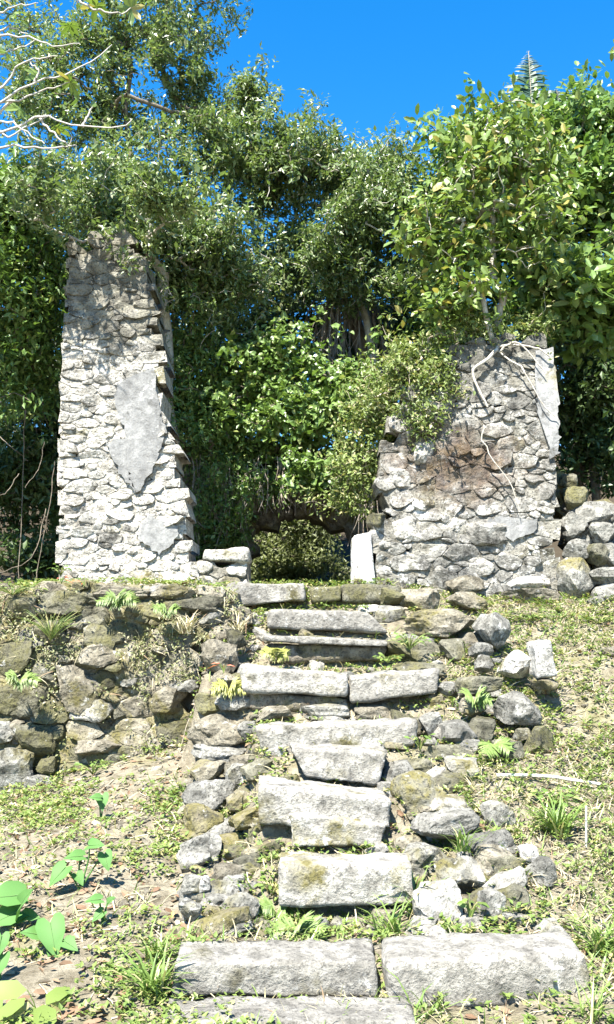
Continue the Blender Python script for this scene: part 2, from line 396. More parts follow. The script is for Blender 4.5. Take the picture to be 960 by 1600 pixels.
def stone_from_cell(poly, rs, joint, depth, bulge, n=18, cut=.12):
    P = np.array(poly); c = P.mean(0)
    sz = math.sqrt(max(1e-6, abs(sum(P[i-1][0]*P[i][1]-P[i][0]*P[i-1][1] for i in range(len(P))))/2))
    P = c + (P-c)*max(.5, 1-joint*2/sz)
    for _ in range(2): P = np.stack([P*(1-cut)+np.roll(P, -1, 0)*cut, P*cut+np.roll(P, -1, 0)*(1-cut)], 1).reshape(-1, 2)
    seg = np.linalg.norm(np.roll(P, -1, 0)-P, axis=1); cum = np.concatenate([[0], np.cumsum(seg)]); Q = np.vstack([P, P[:1]])
    tt = np.linspace(0, cum[-1], n, endpoint=False)
    R = np.stack([np.interp(tt, cum, Q[:,0]), np.interp(tt, cum, Q[:,1])], 1)
    R = c + (R-c)*(1+rs.normal(0, .06, (n, 1)))
    tilt = rs.normal(0, .16, 2); rings = []; s0 = rs.uniform(-30, 30, 3)
    prof = [(.94, depth), (1.0, bulge*.8), (.95, bulge*.12), (.76, -bulge*.03), (.45, -bulge*.06)]
    for s, dy in prof:
        X = c + (R-c)*s
        y = np.full(n, dy) + ((X-c)@tilt)*(1 if dy < depth*.9 else 0)
        rings.append(np.stack([X[:,0], y, X[:,1]], 1))
    rings.append(np.array([[c[0], -bulge*.2, c[1]]]))
    V = np.vstack(rings)
    V[n:] += np.stack([fbm(V[n:]*14+s0, 1, 2)*.3, fbm(V[n:]*11+s0, 2, 3), fbm(V[n:]*14+s0, 3, 2)*.3], 1)*bulge*.42
    k = np.arange(n); k2 = (k+1) % n
    q = np.vstack([np.stack([a*n+k, a*n+k2, (a+1)*n+k2, (a+1)*n+k], 1) for a in range(4)])
    t = np.stack([4*n+k, 4*n+k2, np.full(n, 5*n)], 1)
    return V, [q, t]
def rubble_wall(root, cells, Yf, thick, mat, mortar, seed, joint=.008, bulge=.035, recess=.03, lean=0., z0=0., dep=(.2,.4), name='stone', wallmap=None, smooth=True, cut=.12, und=0., wp=0.):
    rs = np.random.default_rng(seed); CV = []; CQ = []; CN = []; base = 0
    warp = lambda V: V + np.stack([fbm(V*np.array([4.5,.5,4.5])+seed, 21, 3), 0*V[:,0], fbm(V*np.array([4.5,.5,4.5])+seed+9, 22, 3)*.7], 1)*wp
    mp = wallmap or (lambda V: warp(V) + np.array([0, 1, 0])*(Yf + (und*fbm(V*np.array([1.6,0,1.6])+seed, 3, 3))[:,None]))
    for poly, edge in cells:
        V, Fc = stone_from_cell(poly, rs, joint, rs.uniform(*dep) if -1 not in edge else rs.uniform(.15,.5), bulge*rs.uniform(.5, 1.7), cut=cut if -1 not in edge else .28)
        V[:,1] += rs.normal(0, bulge*.5)
        V = mp(V); o = centered(name, V, Fc, mat if not callable(mat) else mat(rs, V.mean(0)), root, smooth)
        n = len(poly)
        fr = np.array([[p[0], recess*rs.uniform(.3,1.3), p[1]] for p in poly]); bk = fr.copy(); bk[:,1] = thick
        CV.append(np.vstack([fr, bk])); CN.append((base, n, edge)); base += 2*n
    V = mp(np.vstack(CV)); tris = []; q = []
    for b, n, edge in CN:
        for i in range(1, n-1): tris.append((b, b+i, b+i+1)); tris.append((b+n, b+n+i+1, b+n+i))
        for i in range(n):
            if edge[i] == -1: j = (i+1) % n; q.append((b+i, b+n+i, b+n+j, b+j))
    o = centered('mortar_core', V, [np.array(tris), np.array(q)], mortar, root, smooth=False)
    return o
def px_poly(pts, Y): return [tuple(at(x, y, Y)[[0, 2]]) for x, y in pts]
def line_clip(a, b):     # half plane left of a->b removed; keep right side
    dx, dz = b[0]-a[0], b[1]-a[1]; n = (-dz, dx); return (n[0], n[1], n[0]*a[0]+n[1]*a[1])
def plate(pts, Y, thick, mat, name, parent, seed, wseed=0, und=0.):
    """an irregular flake of plaster, outlined in pixels, standing on the wall plane"""
    P = np.array(px_poly(pts, Y)); rs = np.random.default_rng(seed)
    Q = []
    for i in range(len(P)):
        a, b = P[i], P[(i+1) % len(P)]; k = max(1, int(np.linalg.norm(b-a)/.03))
        for t in range(k): Q.append(a+(b-a)*t/k + rs.normal(0, .011, 2))
    Q = np.array(Q); n = len(Q)
    # triangulate with bmesh, then extrude
    bm = bmesh.new(); vs = [bm.verts.new((p[0], 0, p[1])) for p in Q]; bm.faces.new(vs)
    bmesh.ops.triangulate(bm, faces=bm.faces[:])
    fl = [[v.index for v in f.verts] for f in bm.faces] if not bm.verts.index_update() else []
    fl = np.array([[v.index for v in f.verts] for f in bm.faces]); bm.free()
    fr = np.stack([Q[:,0], np.full(n, Y-thick), Q[:,1]], 1); fr[:,1] += und*fbm(np.stack([Q[:,0]*1.6, 0*Q[:,0], Q[:,1]*1.6], 1)+wseed, 3, 3); bk = fr.copy(); bk[:,1] = Y+.08
    k = np.arange(n); k2 = (k+1) % n
    # face orientation is not important for the shader
    return centered(name, np.vstack([fr, bk]), [fl, fl+n, np.stack([k, k+n, k2+n, k2], 1)], mat, parent, smooth=False)

# ------------------------------------------------------------------ ruined walls
YW = 9.0
pil = thing('ruined_wall', 'tall whitewashed rubble pillar of the ruin, left of the doorway', 'ruin', at(200, 915, YW))
pp = px_poly([(84,925),(88,800),(92,660),(97,520),(103,382),(114,366),(134,384),(150,362),(172,378),(190,370),(214,392),(234,400),(236,470),(245,520),(254,600),(250,650),(276,692),(278,740),(288,790),(296,860),(308,925)], YW)
cl = [line_clip(pp[0], pp[4])]
rubble_wall(pil, rubble_cells(pp, [(.12,2),(.074,5),(.045,12)], 2.1, 3, cl, blunt=.085), YW, .6, M['pillar'], M['mortarw'], 5, joint=.002, bulge=.018, recess=.013, smooth=False, und=.035, wp=.018)
plate([(183,600),(240,575),(252,650),(262,672),(245,720),(232,745),(215,770),(200,735),(196,668),(182,640)], YW, .03, M['plaster'], 'plaster_patch', pil, 1, 5, .03)
plate([(166,690),(198,685),(200,740),(214,772),(196,752),(176,715)], YW, .026, M['plaster'], 'plaster_patch', pil, 2, 5, .03)
plate([(218,820),(240,808),(280,825),(278,845),(250,866),(222,845)], YW, .028, M['plaster'], 'plaster_patch', pil, 3, 5, .03)

rw = thing('ruined_wall', 'broad stained rubble wall of the ruin, right of the doorway, a small tree rooted on top', 'ruin', at(735, 935, YW))
rp = px_poly([(582,950),(575,835),(606,800),(580,750),(588,690),(612,680),(628,612),(690,575),(706,548),(745,526),(768,534),(790,518),(812,530),(836,514),(860,518),(868,600),(873,720),(880,950)], YW)
cl = [line_clip(rp[-4], rp[-1])]
rubble_wall(rw, rubble_cells(rp, [(.15,3),(.08,5),(.044,11)], 1.75, 11, cl, blunt=.08), YW, .6, M['rwall'], M['mortarr'], 6, joint=.0025, bulge=.019, recess=.014, smooth=False, und=.045, wp=.035)
plate([(838,548),(864,545),(868,600),(874,712),(860,716),(850,672),(836,640)], YW, .04, M['plaster'], 'plaster_patch', rw, 4, 6, .04)
plate([(745,830),(775,806),(800,808),(842,812),(836,828),(800,846),(790,838),(762,850)], YW, .03, M['plaster'], 'plaster_patch', rw, 5, 6, .04)
for k, (x0, y0, x1, y1, m) in enumerate([(668,874,706,901,'white'),(714,872,768,900,'white'),(608,866,668,896,'grey'),(638,780,690,804,'grey'),(586,838,612,860,'grey'),(790,902,870,922,'white'),(612,806,665,846,'white'),(730,812,790,852,'grey'),(604,735,640,770,'white'),(640,690,680,728,'white')]):
    c = at((x0+x1)/2, (y0+y1)/2, YW+.085); s = mpp(YW)/2
    V, Fc = rock_geo(((x1-x0)*s*1.08, .13, (y1-y0)*s*1.1), 300+k, .5, 3, 9, 1.)
    centered('stone', V+c, [Fc], M['rwall'] if m == 'grey' else M['pillar'], rw, smooth=False)
post = thing('door_jamb', 'white plastered door jamb post at the right of the doorway', 'door jamb', at(569, 915, YW-.05))
V, q = slab_geo([(553,836),(580,832),(586,914),(553,914)], YW-.06, .5, 21, .5, .012)
centered('shaft', V, [q], M['plasterw'], post)
V, Fc = rock_geo((.13,.2,.09), 77, .4, 4); centered('capstone', V+at(588,815,YW+.1), [Fc], M['mossy'], post)
stub = thing('low_wall', 'low broken wall stub left of the doorway with a white slab on top', 'wall', at(352, 915, YW))
V, q = slab_geo([(320,858),(386,856),(388,878),(314,876)], YW-.02, .5, 22, .8, .03); centered('coping_slab', V, [q], M['pillar'], stub)
sp_ = px_poly([(306,930),(308,876),(387,878),(389,930)], YW)
rubble_wall(stub, rubble_cells(sp_, [(.1,3),(.06,5)], 1.6, 13, [line_clip(sp_[2], sp_[3])]), YW, .5, lambda rs, c: M['pillar'] if rs.random() < .5 else M['tan'], M['mortar'], 8, bulge=.035)

# arched wall at the back of the ruin
YA = 11.4
aw = thing('arched_wall', 'vine-covered inner wall with a low dark arched opening behind the doorway', 'ruin', at(470, 925, YA))
ac = at(470, 860, YA); ahw = 84*mpp(YA); atop = float(at(470, 802, YA)[2]); spring = float(at(470, 842, YA)[2])
def arch_hole(x, z):
    dx = abs(x-ac[0])/ahw
    return dx < 1 and z < spring + (atop-spring)*math.sqrt(max(0, 1-dx*dx))
ap = px_poly([(215,950),(225,690),(330,680),(480,700),(600,690),(720,690),(730,950)], YA)
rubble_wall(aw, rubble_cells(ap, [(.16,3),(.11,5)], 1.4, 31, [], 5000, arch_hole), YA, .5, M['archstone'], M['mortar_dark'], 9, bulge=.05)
for k in range(15):
    a = math.pi*(k+.5)/15; x = ac[0]+math.cos(a)*(ahw+.05); z = spring+math.sin(a)*(atop-spring+.06)
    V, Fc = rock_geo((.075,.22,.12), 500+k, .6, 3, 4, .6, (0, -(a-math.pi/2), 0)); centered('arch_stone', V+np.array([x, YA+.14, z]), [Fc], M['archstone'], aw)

# ------------------------------------------------------------------ retaining wall left of the stairs
rt = thing('retaining_wall', 'mossy rubble retaining wall below the tall pillar, left of the stairs', 'wall', at(150, 1200, 7.9))
tp = px_poly([(-130,1330),(-130,912),(60,916),(180,914),(300,912),(372,915),(372,1000),(306,1010),(300,1240)], 8.0)
def rtmap(V):
    V = V.copy(); n = fbm(V*np.array([1.3,0,1.3])+5, 4, 3)
    V[:,1] += 7.86 + (V[:,2]-.2)*.16 + n*.06; return V
rubble_wall(rt, rubble_cells(tp, [(.17,2),(.1,5),(.055,9)], 1.7, 17), 0, .5,
            lambda rs, c: M['mossy'] if rs.random() < .68 else (M['tan'] if rs.random() < .75 else M['grey']), M['tan'], 12, joint=.006, bulge=.055, recess=.022, wallmap=rtmap, smooth=False)
def px_rock(x0, y0, x1, y1, Y, mat, name, parent, seed, block=.35, rough=1., rot=0., level=4, dy=None, cuts=13):
    t = np.linalg.norm(at(x0, y0, Y)-at(x1, y0, Y))/2; h = np.linalg.norm(at(x0, y0, Y)-at(x0, y1, Y))/2
    d = dy or (t+h)*.55
    V, Fc = rock_geo((t*1.08, d, h*1.1), seed, block, level, cuts, rough, (0, rot, 0))
    c = at((x0+x1)/2, (y0+y1)/2, Y); c[1] += d*.5
    return centered(name, V+c, [Fc], M[mat], parent, smooth=False)
# larger stones standing proud in it
for k, (x0,y0,x1,y1,m) in enumerate([(-25,1165,50,1250,'grey'),(38,1212,98,1254,'grey'),(15,1135,82,1182,'mossy'),(-10,1070,75,1130,'mossy'),(55,1038,92,1078,'mossy'),
        (80,1045,150,1112,'tan'),(122,1158,188,1180,'tan'),(60,1180,88,1208,'mossy'),(225,1076,295,1112,'tan'),(115,1010,165,1050,'mossy'),(-10,1005,48,1062,'mossy'),
        (130,975,178,1012,'mossy'),(50,970,104,1008,'mossy'),(240,965,300,1000,'mossy'),(270,930,345,962,'mossy'),(312,950,352,985,'grey'),(60,925,140,960,'mossy'),
        (150,915,232,938,'tan'),(240,915,305,938,'tan'),(190,940,250,970,'mossy'),(0,925,60,965,'mossy'),(262,1060,308,1080,'grey'),(-20,1130,25,1165,'grey'),(305,912,352,936,'tan')]):
    Y = 7.80 + (at(x0, (y0+y1)/2, 8)[2]-.2)*.16
    px_rock(x0, y0, x1, y1, Y, m, 'stone', rt, 700+k, .6, dy=.12, level=4 if x1-x0 > 60 else 3)

# ------------------------------------------------------------------ stairs
stairs = thing('stone_staircase', 'worn flight of long stone steps climbing to the ruin doorway', 'stairs', (.1, 4.0, -.12))
SL = [ # front corners TL TR BR BL, depth Y, D, material, roughness, tilt
 ([(250,1597),(652,1594),(668,1690),(240,1690)], 4.12, .28, 'slab', .8),
 ([(272,1502),(590,1500),(597,1568),(266,1558)], 4.46, .30, 'slab', .9),
 ([(603,1500),(915,1490),(934,1570),(610,1580)], 4.44, .33, 'slab', .9),
 ([(436,1350),(644,1350),(648,1416),(436,1418)], 5.20, .30, 'slabpale', .8),
 ([(404,1228),(610,1250),(612,1295),(404,1288)], 5.80, .36, 'slabpale', 1.0),
 ([(448,1268),(606,1290),(600,1322),(455,1326)], 5.74, .3, 'slabpale', 1.3),
 ([(452,1168),(606,1176),(592,1230),(478,1216)], 6.2, .3, 'slab', 1.2),
 ([(400,1138),(652,1126),(650,1165),(412,1190)], 6.55, .34, 'slab', 1.4),
 ([(377,1040),(544,1056),(545,1090),(380,1080)], 7.18, .35, 'slabpale', .9),
 ([(546,1058),(686,1046),(682,1082),(548,1100)], 7.20, .35, 'slab', 1.0),
 ([(384,1080),(545,1092),(545,1118),(392,1110)], 7.24, .3, 'slabbrown', 1.2),
 ([(410,992),(608,1001),(606,1011),(412,1003)], 7.66, .3, 'slabpale', .5),
 ([(414,1004),(604,1012),(600,1034),(420,1036)], 7.74, .3, 'slabbrown', 1.2),
 ([(420,952),(575,956),(606,988),(418,982)], 8.06, .34, 'slab', .9),
 ([(353,912),(476,910),(477,938),(355,949)], 8.42, .36, 'slab', .7),
 ([(484,918),(534,915),(534,940),(487,942)], 8.50, .4, 'mossy', .7),
 ([(536,914),(628,914),(628,940),(536,940)], 8.52, .4, 'mossy', .9),
]
for k, (qd, Y, D, m, rg) in enumerate(SL):
    V, q = slab_geo(qd, Y, D, 40+k, rg*.75, .017 if m != 'slabbrown' else .03, .025)
    centered('step_slab', V, [q], M[m], stairs)
# filling stones under and between the slabs
for k, (x0,y0,x1,y1,Y,m) in enumerate([(395,1105,470,1130,7.15,'tan'),(470,1100,545,1125,7.15,'grey'),(545,1095,640,1125,7.25,'tan'),(600,1232,650,1262,6.1,'grey'),
        (388,955,412,985,8.3,'grey'),(368,965,386,982,8.35,'grey'),(412,953,440,975,8.35,'grey'),(586,942,634,978,8.3,'grey'),(560,945,590,960,8.4,'white'),
        (610,1035,690,1058,7.45,'mossy'),(395,1040,440,1062,7.4,'tan'),(450,1330,480,1350,5.95,'slab'),(500,1325,590,1345,6.0,'slab'),(600,1160,650,1190,6.6,'tan')]):
    px_rock(x0, y0, x1, y1, Y, m, 'filling_stone', stairs, 800+k, .4, level=3)

rsf = np.random.default_rng(9)
rsg = np.random.default_rng(19)
def gp0(x, y): return np.array([x, y, float(terrain(np.array([x]), np.array([y]))[0])])
for k in range(95):
    x = rsf.uniform(-.62, .95); y = rsf.uniform(4.78, 8.3); r = .03+.06*rsf.random()**1.5; p = np.array([x, y, float(terrain(np.array([x]), np.array([y]))[0])])
    V, Fc = rock_geo((r*rsf.uniform(1,1.6), r, r*.75), 1200+k, .45, 3, 9, 1.1, (0, rsf.normal(0,.25), rsf.uniform(0,6)))
    centered('filling_stone', V+p+np.array([0,0,r*.15]), [Fc], M[['tan','slab','grey','slabpale','mossy'][k % 5]], stairs, smooth=False)
fl = thing('flank_wall', 'crumbling stone side wall along the left edge of the stairs', 'wall', at(340, 1345, 6.0))
for k, (x0,y0,x1,y1,Y,m) in enumerate([(312,1000,366,1050,7.45,'tan'),(352,985,385,1010,7.7,'mossy'),(330,1050,372,1085,7.35,'tan'),(300,1120,385,1165,7.2,'tan'),(300,1164,385,1194,7.1,'grey'),
        (362,1090,395,1130,7.3,'mossy'),(305,1085,350,1122,7.35,'mossy'),(372,1130,402,1160,7.1,'grey'),(345,1195,405,1238,6.75,'grey'),(300,1192,352,1226,6.85,'tan'),
        (292,1226,360,1268,6.4,'grey'),(352,1235,402,1270,6.4,'tan'),(288,1262,345,1306,6.1,'tan'),(284,1305,342,1348,5.85,'grey'),(345,1275,400,1305,6.15,'mossy'),
        (383,1298,408,1330,5.9,'mossy'),(340,1308,392,1335,5.95,'tan'),(362,1338,410,1372,5.6,'mossy'),(282,1368,315,1395,5.3,'grey'),(280,1408,315,1440,5.05,'grey'),
        (352,1398,405,1432,5.2,'grey'),(330,1440,392,1462,4.95,'grey'),(310,1372,330,1400,5.3,'white'),(390,1160,420,1200,6.7,'mossy'),(356,1055,385,1095,7.4,'mossy'),(350,948,372,975,8.2,'mossy')]):
    px_rock(x0, y0, x1, y1, Y, m, 'stone', fl, 900+k, .5 if m != 'mossy' else .35, level=4 if x1-x0 > 60 else 3)

for k in range(60):
    y = rsg.uniform(4.9, 7.35); xc = np.interp(y, [4.75,5.15,5.6,6.2,7.2], [-.6,-.48,-.5,-.55,-.68]); x = xc + rsg.uniform(-.22, .26); r = .035+.075*rsg.random()**1.4
    p = gp0(x, y); V, Fc = rock_geo((r*rsg.uniform(1.1,1.7), r, r*.8), 1400+k, .5, 3, 9, 1.1, (0, rsg.normal(0,.2), rsg.uniform(-.5,.5)))
    centered('stone', V+p+np.array([0,0,r*.2]), [Fc], M[['tan','grey','mossy','slab','tan','grey'][k % 6]], fl, smooth=False)
fr = thing('flank_wall', 'tumbled rounded boulders of the side wall along the right edge of the stairs', 'wall', at(700, 1440, 5.2))
for k, (x0,y0,x1,y1,Y,m) in enumerate([(655,1112,700,1158,6.7,'grey'),(682,1115,746,1170,6.6,'grey'),(668,1168,746,1214,6.4,'mossy'),(610,1212,700,1290,5.95,'grey'),(690,1200,735,1262,6.2,'mossy'),
        (650,1270,750,1316,5.65,'grey'),(730,1298,802,1345,5.5,'grey'),(740,1342,825,1392,5.3,'mossy'),(680,1348,752,1410,5.25,'grey'),(652,1380,722,1455,5.05,'slabpale'),(740,1395,800,1460,5.05,'grey'),
        (772,1388,828,1446,5.1,'mossy'),(815,1322,845,1356,5.4,'white'),(828,1345,870,1398,5.25,'grey'),(640,1370,680,1420,5.3,'grey'),(770,1082,852,1138,6.75,'grey'),(720,1058,790,1092,7.0,'mossy'),
        (745,958,802,1016,7.7,'grey'),(735,1005,772,1032,7.55,'grey'),(742,1026,772,1054,7.4,'grey'),(640,955,735,998,8.0,'tan'),(600,995,690,1040,7.75,'mossy'),(690,998,735,1035,7.7,'mossy'),
        (780,1018,830,1058,7.3,'white'),(628,918,690,952,8.45,'tan'),(690,925,760,955,8.5,'tan'),(820,1140,870,1190,6.6,'mossy'),(775,1155,820,1192,6.5,'mossy'),(805,1138,830,1160,6.65,'grey'),(730,1118,775,1160,6.7,'mossy'),
        (590,918,632,944,8.44,'mossy'),(700,900,760,930,8.85,'tan'),(780,918,880,950,8.8,'tan'),(722,1092,760,1122,6.85,'tan'),(600,1395,655,1430,5.35,'grey')]):
    px_rock(x0, y0, x1, y1, Y, m, 'boulder', fr, 1000+k, .18 if m == 'grey' else .3, level=4 if x1-x0 > 65 else 3, rough=.85)
for k in range(60):
    y = rsg.uniform(4.85, 8.2); xc = np.interp(y, [4.8,5.3,6,6.8,7.5,8.2], [.95,.98,.85,.95,1.2,1.2]); x = xc + rsg.uniform(-.32, .35); r = .04+.075*rsg.random()**1.4
    p = gp0(x, y); V, Fc = rock_geo((r*rsg.uniform(1.1,1.6), r, r*.85), 1600+k, .35, 3, 9, 1.1, (0, rsg.normal(0,.25), rsg.uniform(-.6,.6)))
    centered('boulder', V+p+np.array([0,0,r*.25]), [Fc], M[['grey','mossy','tan','grey','slab'][k % 5]], fr, smooth=False)
blk = thing('fallen_block', 'fallen white dressed block tilted on the grassy slope right of the stairs', 'stone block', at(850, 1060, 7.05))
V, q = slab_geo([(836,1004),(862,1000),(876,1060),(838,1062)], 7.05, .3, 61, .7, .02); centered('block', V, [q], M['white'], blk)
V, Fc = rock_geo((.1,.1,.05), 62, .4, 3); centered('underside', V+at(852,1068,7.12), [Fc], M['slabbrown'], blk)
o = px_rock(486, 1436, 518, 1464, ground_at(500,1462)[1], 'grey', 'loose_stone', None, 63, .5, level=3); tag(o, 'small grey stone lying under the undercut step slab', 'stone')
o = px_rock(840, 1440, 890, 1472, ground_at(865,1470)[1], 'grey', 'loose_stone', None, 64, .3, level=3); tag(o, 'pale flat stone just above the right bottom step slab', 'stone')
o = px_rock(935, 1010, 985, 1028, ground_at(958,1026)[1], 'tan', 'loose_stone', None, 65, .4, level=3); tag(o, 'brown stone in the grass at the right edge of the slope', 'stone')

heap = thing('dry_stone_wall', 'collapsed dry stone wall of rounded boulders, right of the broad wall', 'wall', at(930, 950, 9.2))
hp = px_poly([(882,955),(878,750),(900,742),(925,775),(965,790),(1010,800),(1090,830),(1100,955)], 9.3)
def heapmap(V):
    V = V.copy(); V[:,1] += 9.0 + (V[:,2]-2)*.35; return V
rubble_wall(heap, rubble_cells(hp, [(.16,3),(.1,4)], 1.15, 23), 0, .4, lambda rs, c: M['grey'] if rs.random() < .55 else M['mossy'], M['mortar_dark'], 14, joint=.02, bulge=.11, recess=.09, wallmap=heapmap, name='boulder')

for k, (x0,y0,x1,y1,Y,m) in enumerate([(878,738,902,764,9.35,'mossy'),(882,762,926,800,9.2,'mossy'),(905,784,958,822,9.15,'grey'),(880,800,918,846,9.1,'grey'),(916,818,962,850,9.05,'grey'),(930,840,990,885,9.0,'grey'),
        (884,844,925,880,9.0,'grey'),(918,850,950,885,8.95,'mossy'),(880,872,932,938,8.85,'grey'),(925,885,985,918,8.85,'grey'),(935,912,1000,945,8.75,'grey'),(920,932,945,950,8.7,'grey'),(955,795,1010,840,9.2,'grey'),(990,840,1050,900,9.1,'mossy')]):
    px_rock(x0, y0, x1, y1, Y, m, 'boulder', heap, 1800+k, .3, level=3)
# ------------------------------------------------------------------ plants: leaf and branch builders
def leaf_template(kind):
    if kind == 'simple':     # 5 verts, folded lozenge
        V = np.array([(0,0,0),(.42,.21,.05),(.42,-.21,.05),(.45,0,-.02),(1,0,-.08)]); Fc = np.array([(0,3,1),(3,4,1),(0,2,3),(2,4,3)])
    elif kind == 'narrow':
        V = np.array([(0,0,0),(.42,.12,.03),(.42,-.12,.03),(.45,0,-.02),(1,0,-.1)]); Fc = np.array([(0,3,1),(3,4,1),(0,2,3),(2,4,3)])
    elif kind == 'oval':     # smooth oval, two rows of quads
        V = np.array([(0,0,0),(.28,.22,.04),(.28,0,0),(.28,-.22,.04),(.7,.22,.01),(.7,0,-.03),(.7,-.22,.01),(1,0,-.09)])
        Fc = np.array([(0,2,1),(0,3,2),(1,2,5),(1,5,4),(2,3,6),(2,6,5),(4,5,7),(5,6,7)])
    elif kind == 'heart':
        pts = [(.06,0),(-.14,.14),(-.12,.3),(.08,.4),(.4,.36),(.7,.2),(1,0)]
        V = [(x, y, .3*abs(y)-.2*x*x+.04*math.sin(9*x+3*y)) for x, y in pts] + [(x, -y, .34*abs(y)-.2*x*x+.04*math.sin(7*x-4*y)) for x, y in pts[1:-1]] + [(.3,0,-.02),(.65,0,-.06)]
        V = np.array(V); L_ = [0,1,2,3,4,5,6]; R_ = [0,7,8,9,10,11,6]; m1, m2 = 12, 13; Fc = []
        for S, sg in ((L_, 1), (R_, -1)):
            for i in range(6):
                a, b = S[i], S[i+1]; c = m1 if i < 4 else m2
                Fc.append((c, b, a) if sg > 0 else (c, a, b))
            Fc.append((m1, m2, S[4]) if sg > 0 else (m1, S[4], m2))
        Fc.append((m1, 0, 0)) if False else None
        Fc = np.array(Fc)
    elif kind == 'blade':
        V = np.array([(0,.03,0),(0,-.03,0),(.35,.026,.03),(.35,-.026,.03),(.7,.018,-.02),(.7,-.018,-.02),(1,0,-.16)])
        Fc = np.array([(0,1,3),(0,3,2),(2,3,5),(2,5,4),(4,5,6)])
    return V.astype(float), Fc
TPL = {k: leaf_template(k) for k in ('simple','narrow','oval','heart','blade')}
def leaves(P, D, N, S, kind, W=None):
    V0, F0 = TPL[kind]; D = unit(D); B = unit(np.cross(N, D)); N = np.cross(D, B)
    W = np.ones(len(P)) if W is None else W
    V = P[:,None,:] + S[:,None,None]*(V0[None,:,0:1]*D[:,None,:] + (V0[None,:,1:2]*W[:,None,None])*B[:,None,:] + V0[None,:,2:3]*N[:,None,:])
    Fc = F0[None] + (np.arange(len(P))*len(V0))[:,None,None]
    return V.reshape(-1, 3), Fc.reshape(-1, F0.shape[1])
def tubes(segs, sides=5):
    """segs: array rows (a(3), b(3), ra, rb)"""
    S = np.asarray(segs, float); a, b = S[:,0:3], S[:,3:6]; d = unit(b-a)
    h = np.where(np.abs(d[:,2:3]) < .9, np.array([[0,0,1.]]), np.array([[1.,0,0]])); u = unit(np.cross(d, h)); v = np.cross(d, u)
    an = np.arange(sides)*2*math.pi/sides
    ring = u[:,None,:]*np.cos(an)[None,:,None] + v[:,None,:]*np.sin(an)[None,:,None]
    V = np.concatenate([a[:,None,:]+ring*S[:,6,None,None], b[:,None,:]+ring*S[:,7,None,None]], 1)
    k = np.arange(sides); k2 = (k+1) % sides; q = np.stack([k, k2, k2+sides, k+sides], 1)
    Fc = q[None] + (np.arange(len(S))*2*sides)[:,None,None]
    return V.reshape(-1, 3), Fc.reshape(-1, 4)
def poly_tube(pts, r0, r1):
    pts = [np.array(p, float) for p in pts]; n = len(pts)-1
    return [np.concatenate([pts[i], pts[i+1], [r0+(r1-r0)*i/n, r0+(r1-r0)*(i+1)/n]]) for i in range(n)]
def curve(ctrl, n=10, jit=0, seed=0):
    P = np.array(ctrl, float); k = len(P); t = np.linspace(0, k-1, n); out = []
    for x in t:
        i = min(int(x), k-2); f = x-i; p0, p1, p2, p3 = P[max(i-1,0)], P[i], P[i+1], P[min(i+2,k-1)]
        out.append(.5*((2*p1)+(p2-p0)*f+(2*p0-5*p1+4*p2-p3)*f*f+(3*p1-p0-3*p2+p3)*f**3))
    out = np.array(out)
    if jit: out[1:-1] += np.random.default_rng(seed).normal(0, jit, (n-2, 3))
    return out
def blob_points(blobs, rs, gap=.0, gfreq=1.4, seed=0, shoots=1.):
    out = []
    for (px, py, Y, rx, rz, ry, n) in blobs:
        c = at(px, py, Y); s = mpp(Y)*1.02
        k = int(n*3); u = unit(rs.normal(size=(k, 3))); r = rs.uniform(0, 1, (k, 1))**(1/2.6)
        P = c + u*r*np.array([rx*s, ry, rz*s])*(1+.34*fbm(u*2.6+c, seed, 3))[:,None]
        g = fbm(P*gfreq, seed+3, 2) + rs.normal(0, .12, k)
        P = P[g > gap-.45][:n]; out.append(P)
        sh = P[rs.random(len(P)) < .055*shoots]                        # stray shoots that break up the outline
        for p in sh:
            d = unit(unit((p-c)/np.array([rx*s, ry, rz*s])) + np.array([0,-.1,.7]) + rs.normal(0,.3,3)); m_ = rs.integers(2, 5)
            out.append(p + d*np.linspace(.1, .1+.11*m_, m_)[:,None] + rs.normal(0,.02,(m_,3)))
    return np.vstack(out)
def grow(root_pts, tips, rs, rtip=.004, power=.42, wob=.06, rmax=.09):
    nodes = [np.array(p) for p in root_pts]; par = [-1]+list(range(len(root_pts)-1)); cnt = [0]*len(nodes)
    order = np.argsort(np.linalg.norm(tips-nodes[-1], axis=1)); isleaf = []
    A = np.zeros((len(nodes)+len(tips)*3, 3)); A[:len(nodes)] = nodes; n = len(nodes); depth = list(range(n))
    for i in order:
        p = tips[i]; d = np.linalg.norm(A[:n]-p, axis=1) + .9*np.maximum(0, A[:n,2]-p[2]-.1)
        j = int(np.argmin(d)); a = A[j]; L_ = np.linalg.norm(p-a)
        m1 = a*.66+p*.34 + rs.normal(0, wob*L_, 3); m2 = a*.33+p*.67 + rs.normal(0, wob*L_, 3); m2[2] += .03*L_
        for q in (m1, m2, p):
            A[n] = q; par.append(j); j = n; n += 1; cnt.append(0)
        cnt[j] = 1
    for j in range(n-1, 0, -1): cnt[par[j]] += cnt[j]
    r = rtip*np.maximum(np.array(cnt), 1)**power; r = np.minimum(r, rmax)
    segs = [np.concatenate([A[par[j]], A[j], [r[par[j]] if par[j] < len(root_pts) or r[par[j]] < 2*r[j] else r[j]*1.3, r[j]]]) for j in range(1, n)]
    return segs, A, n
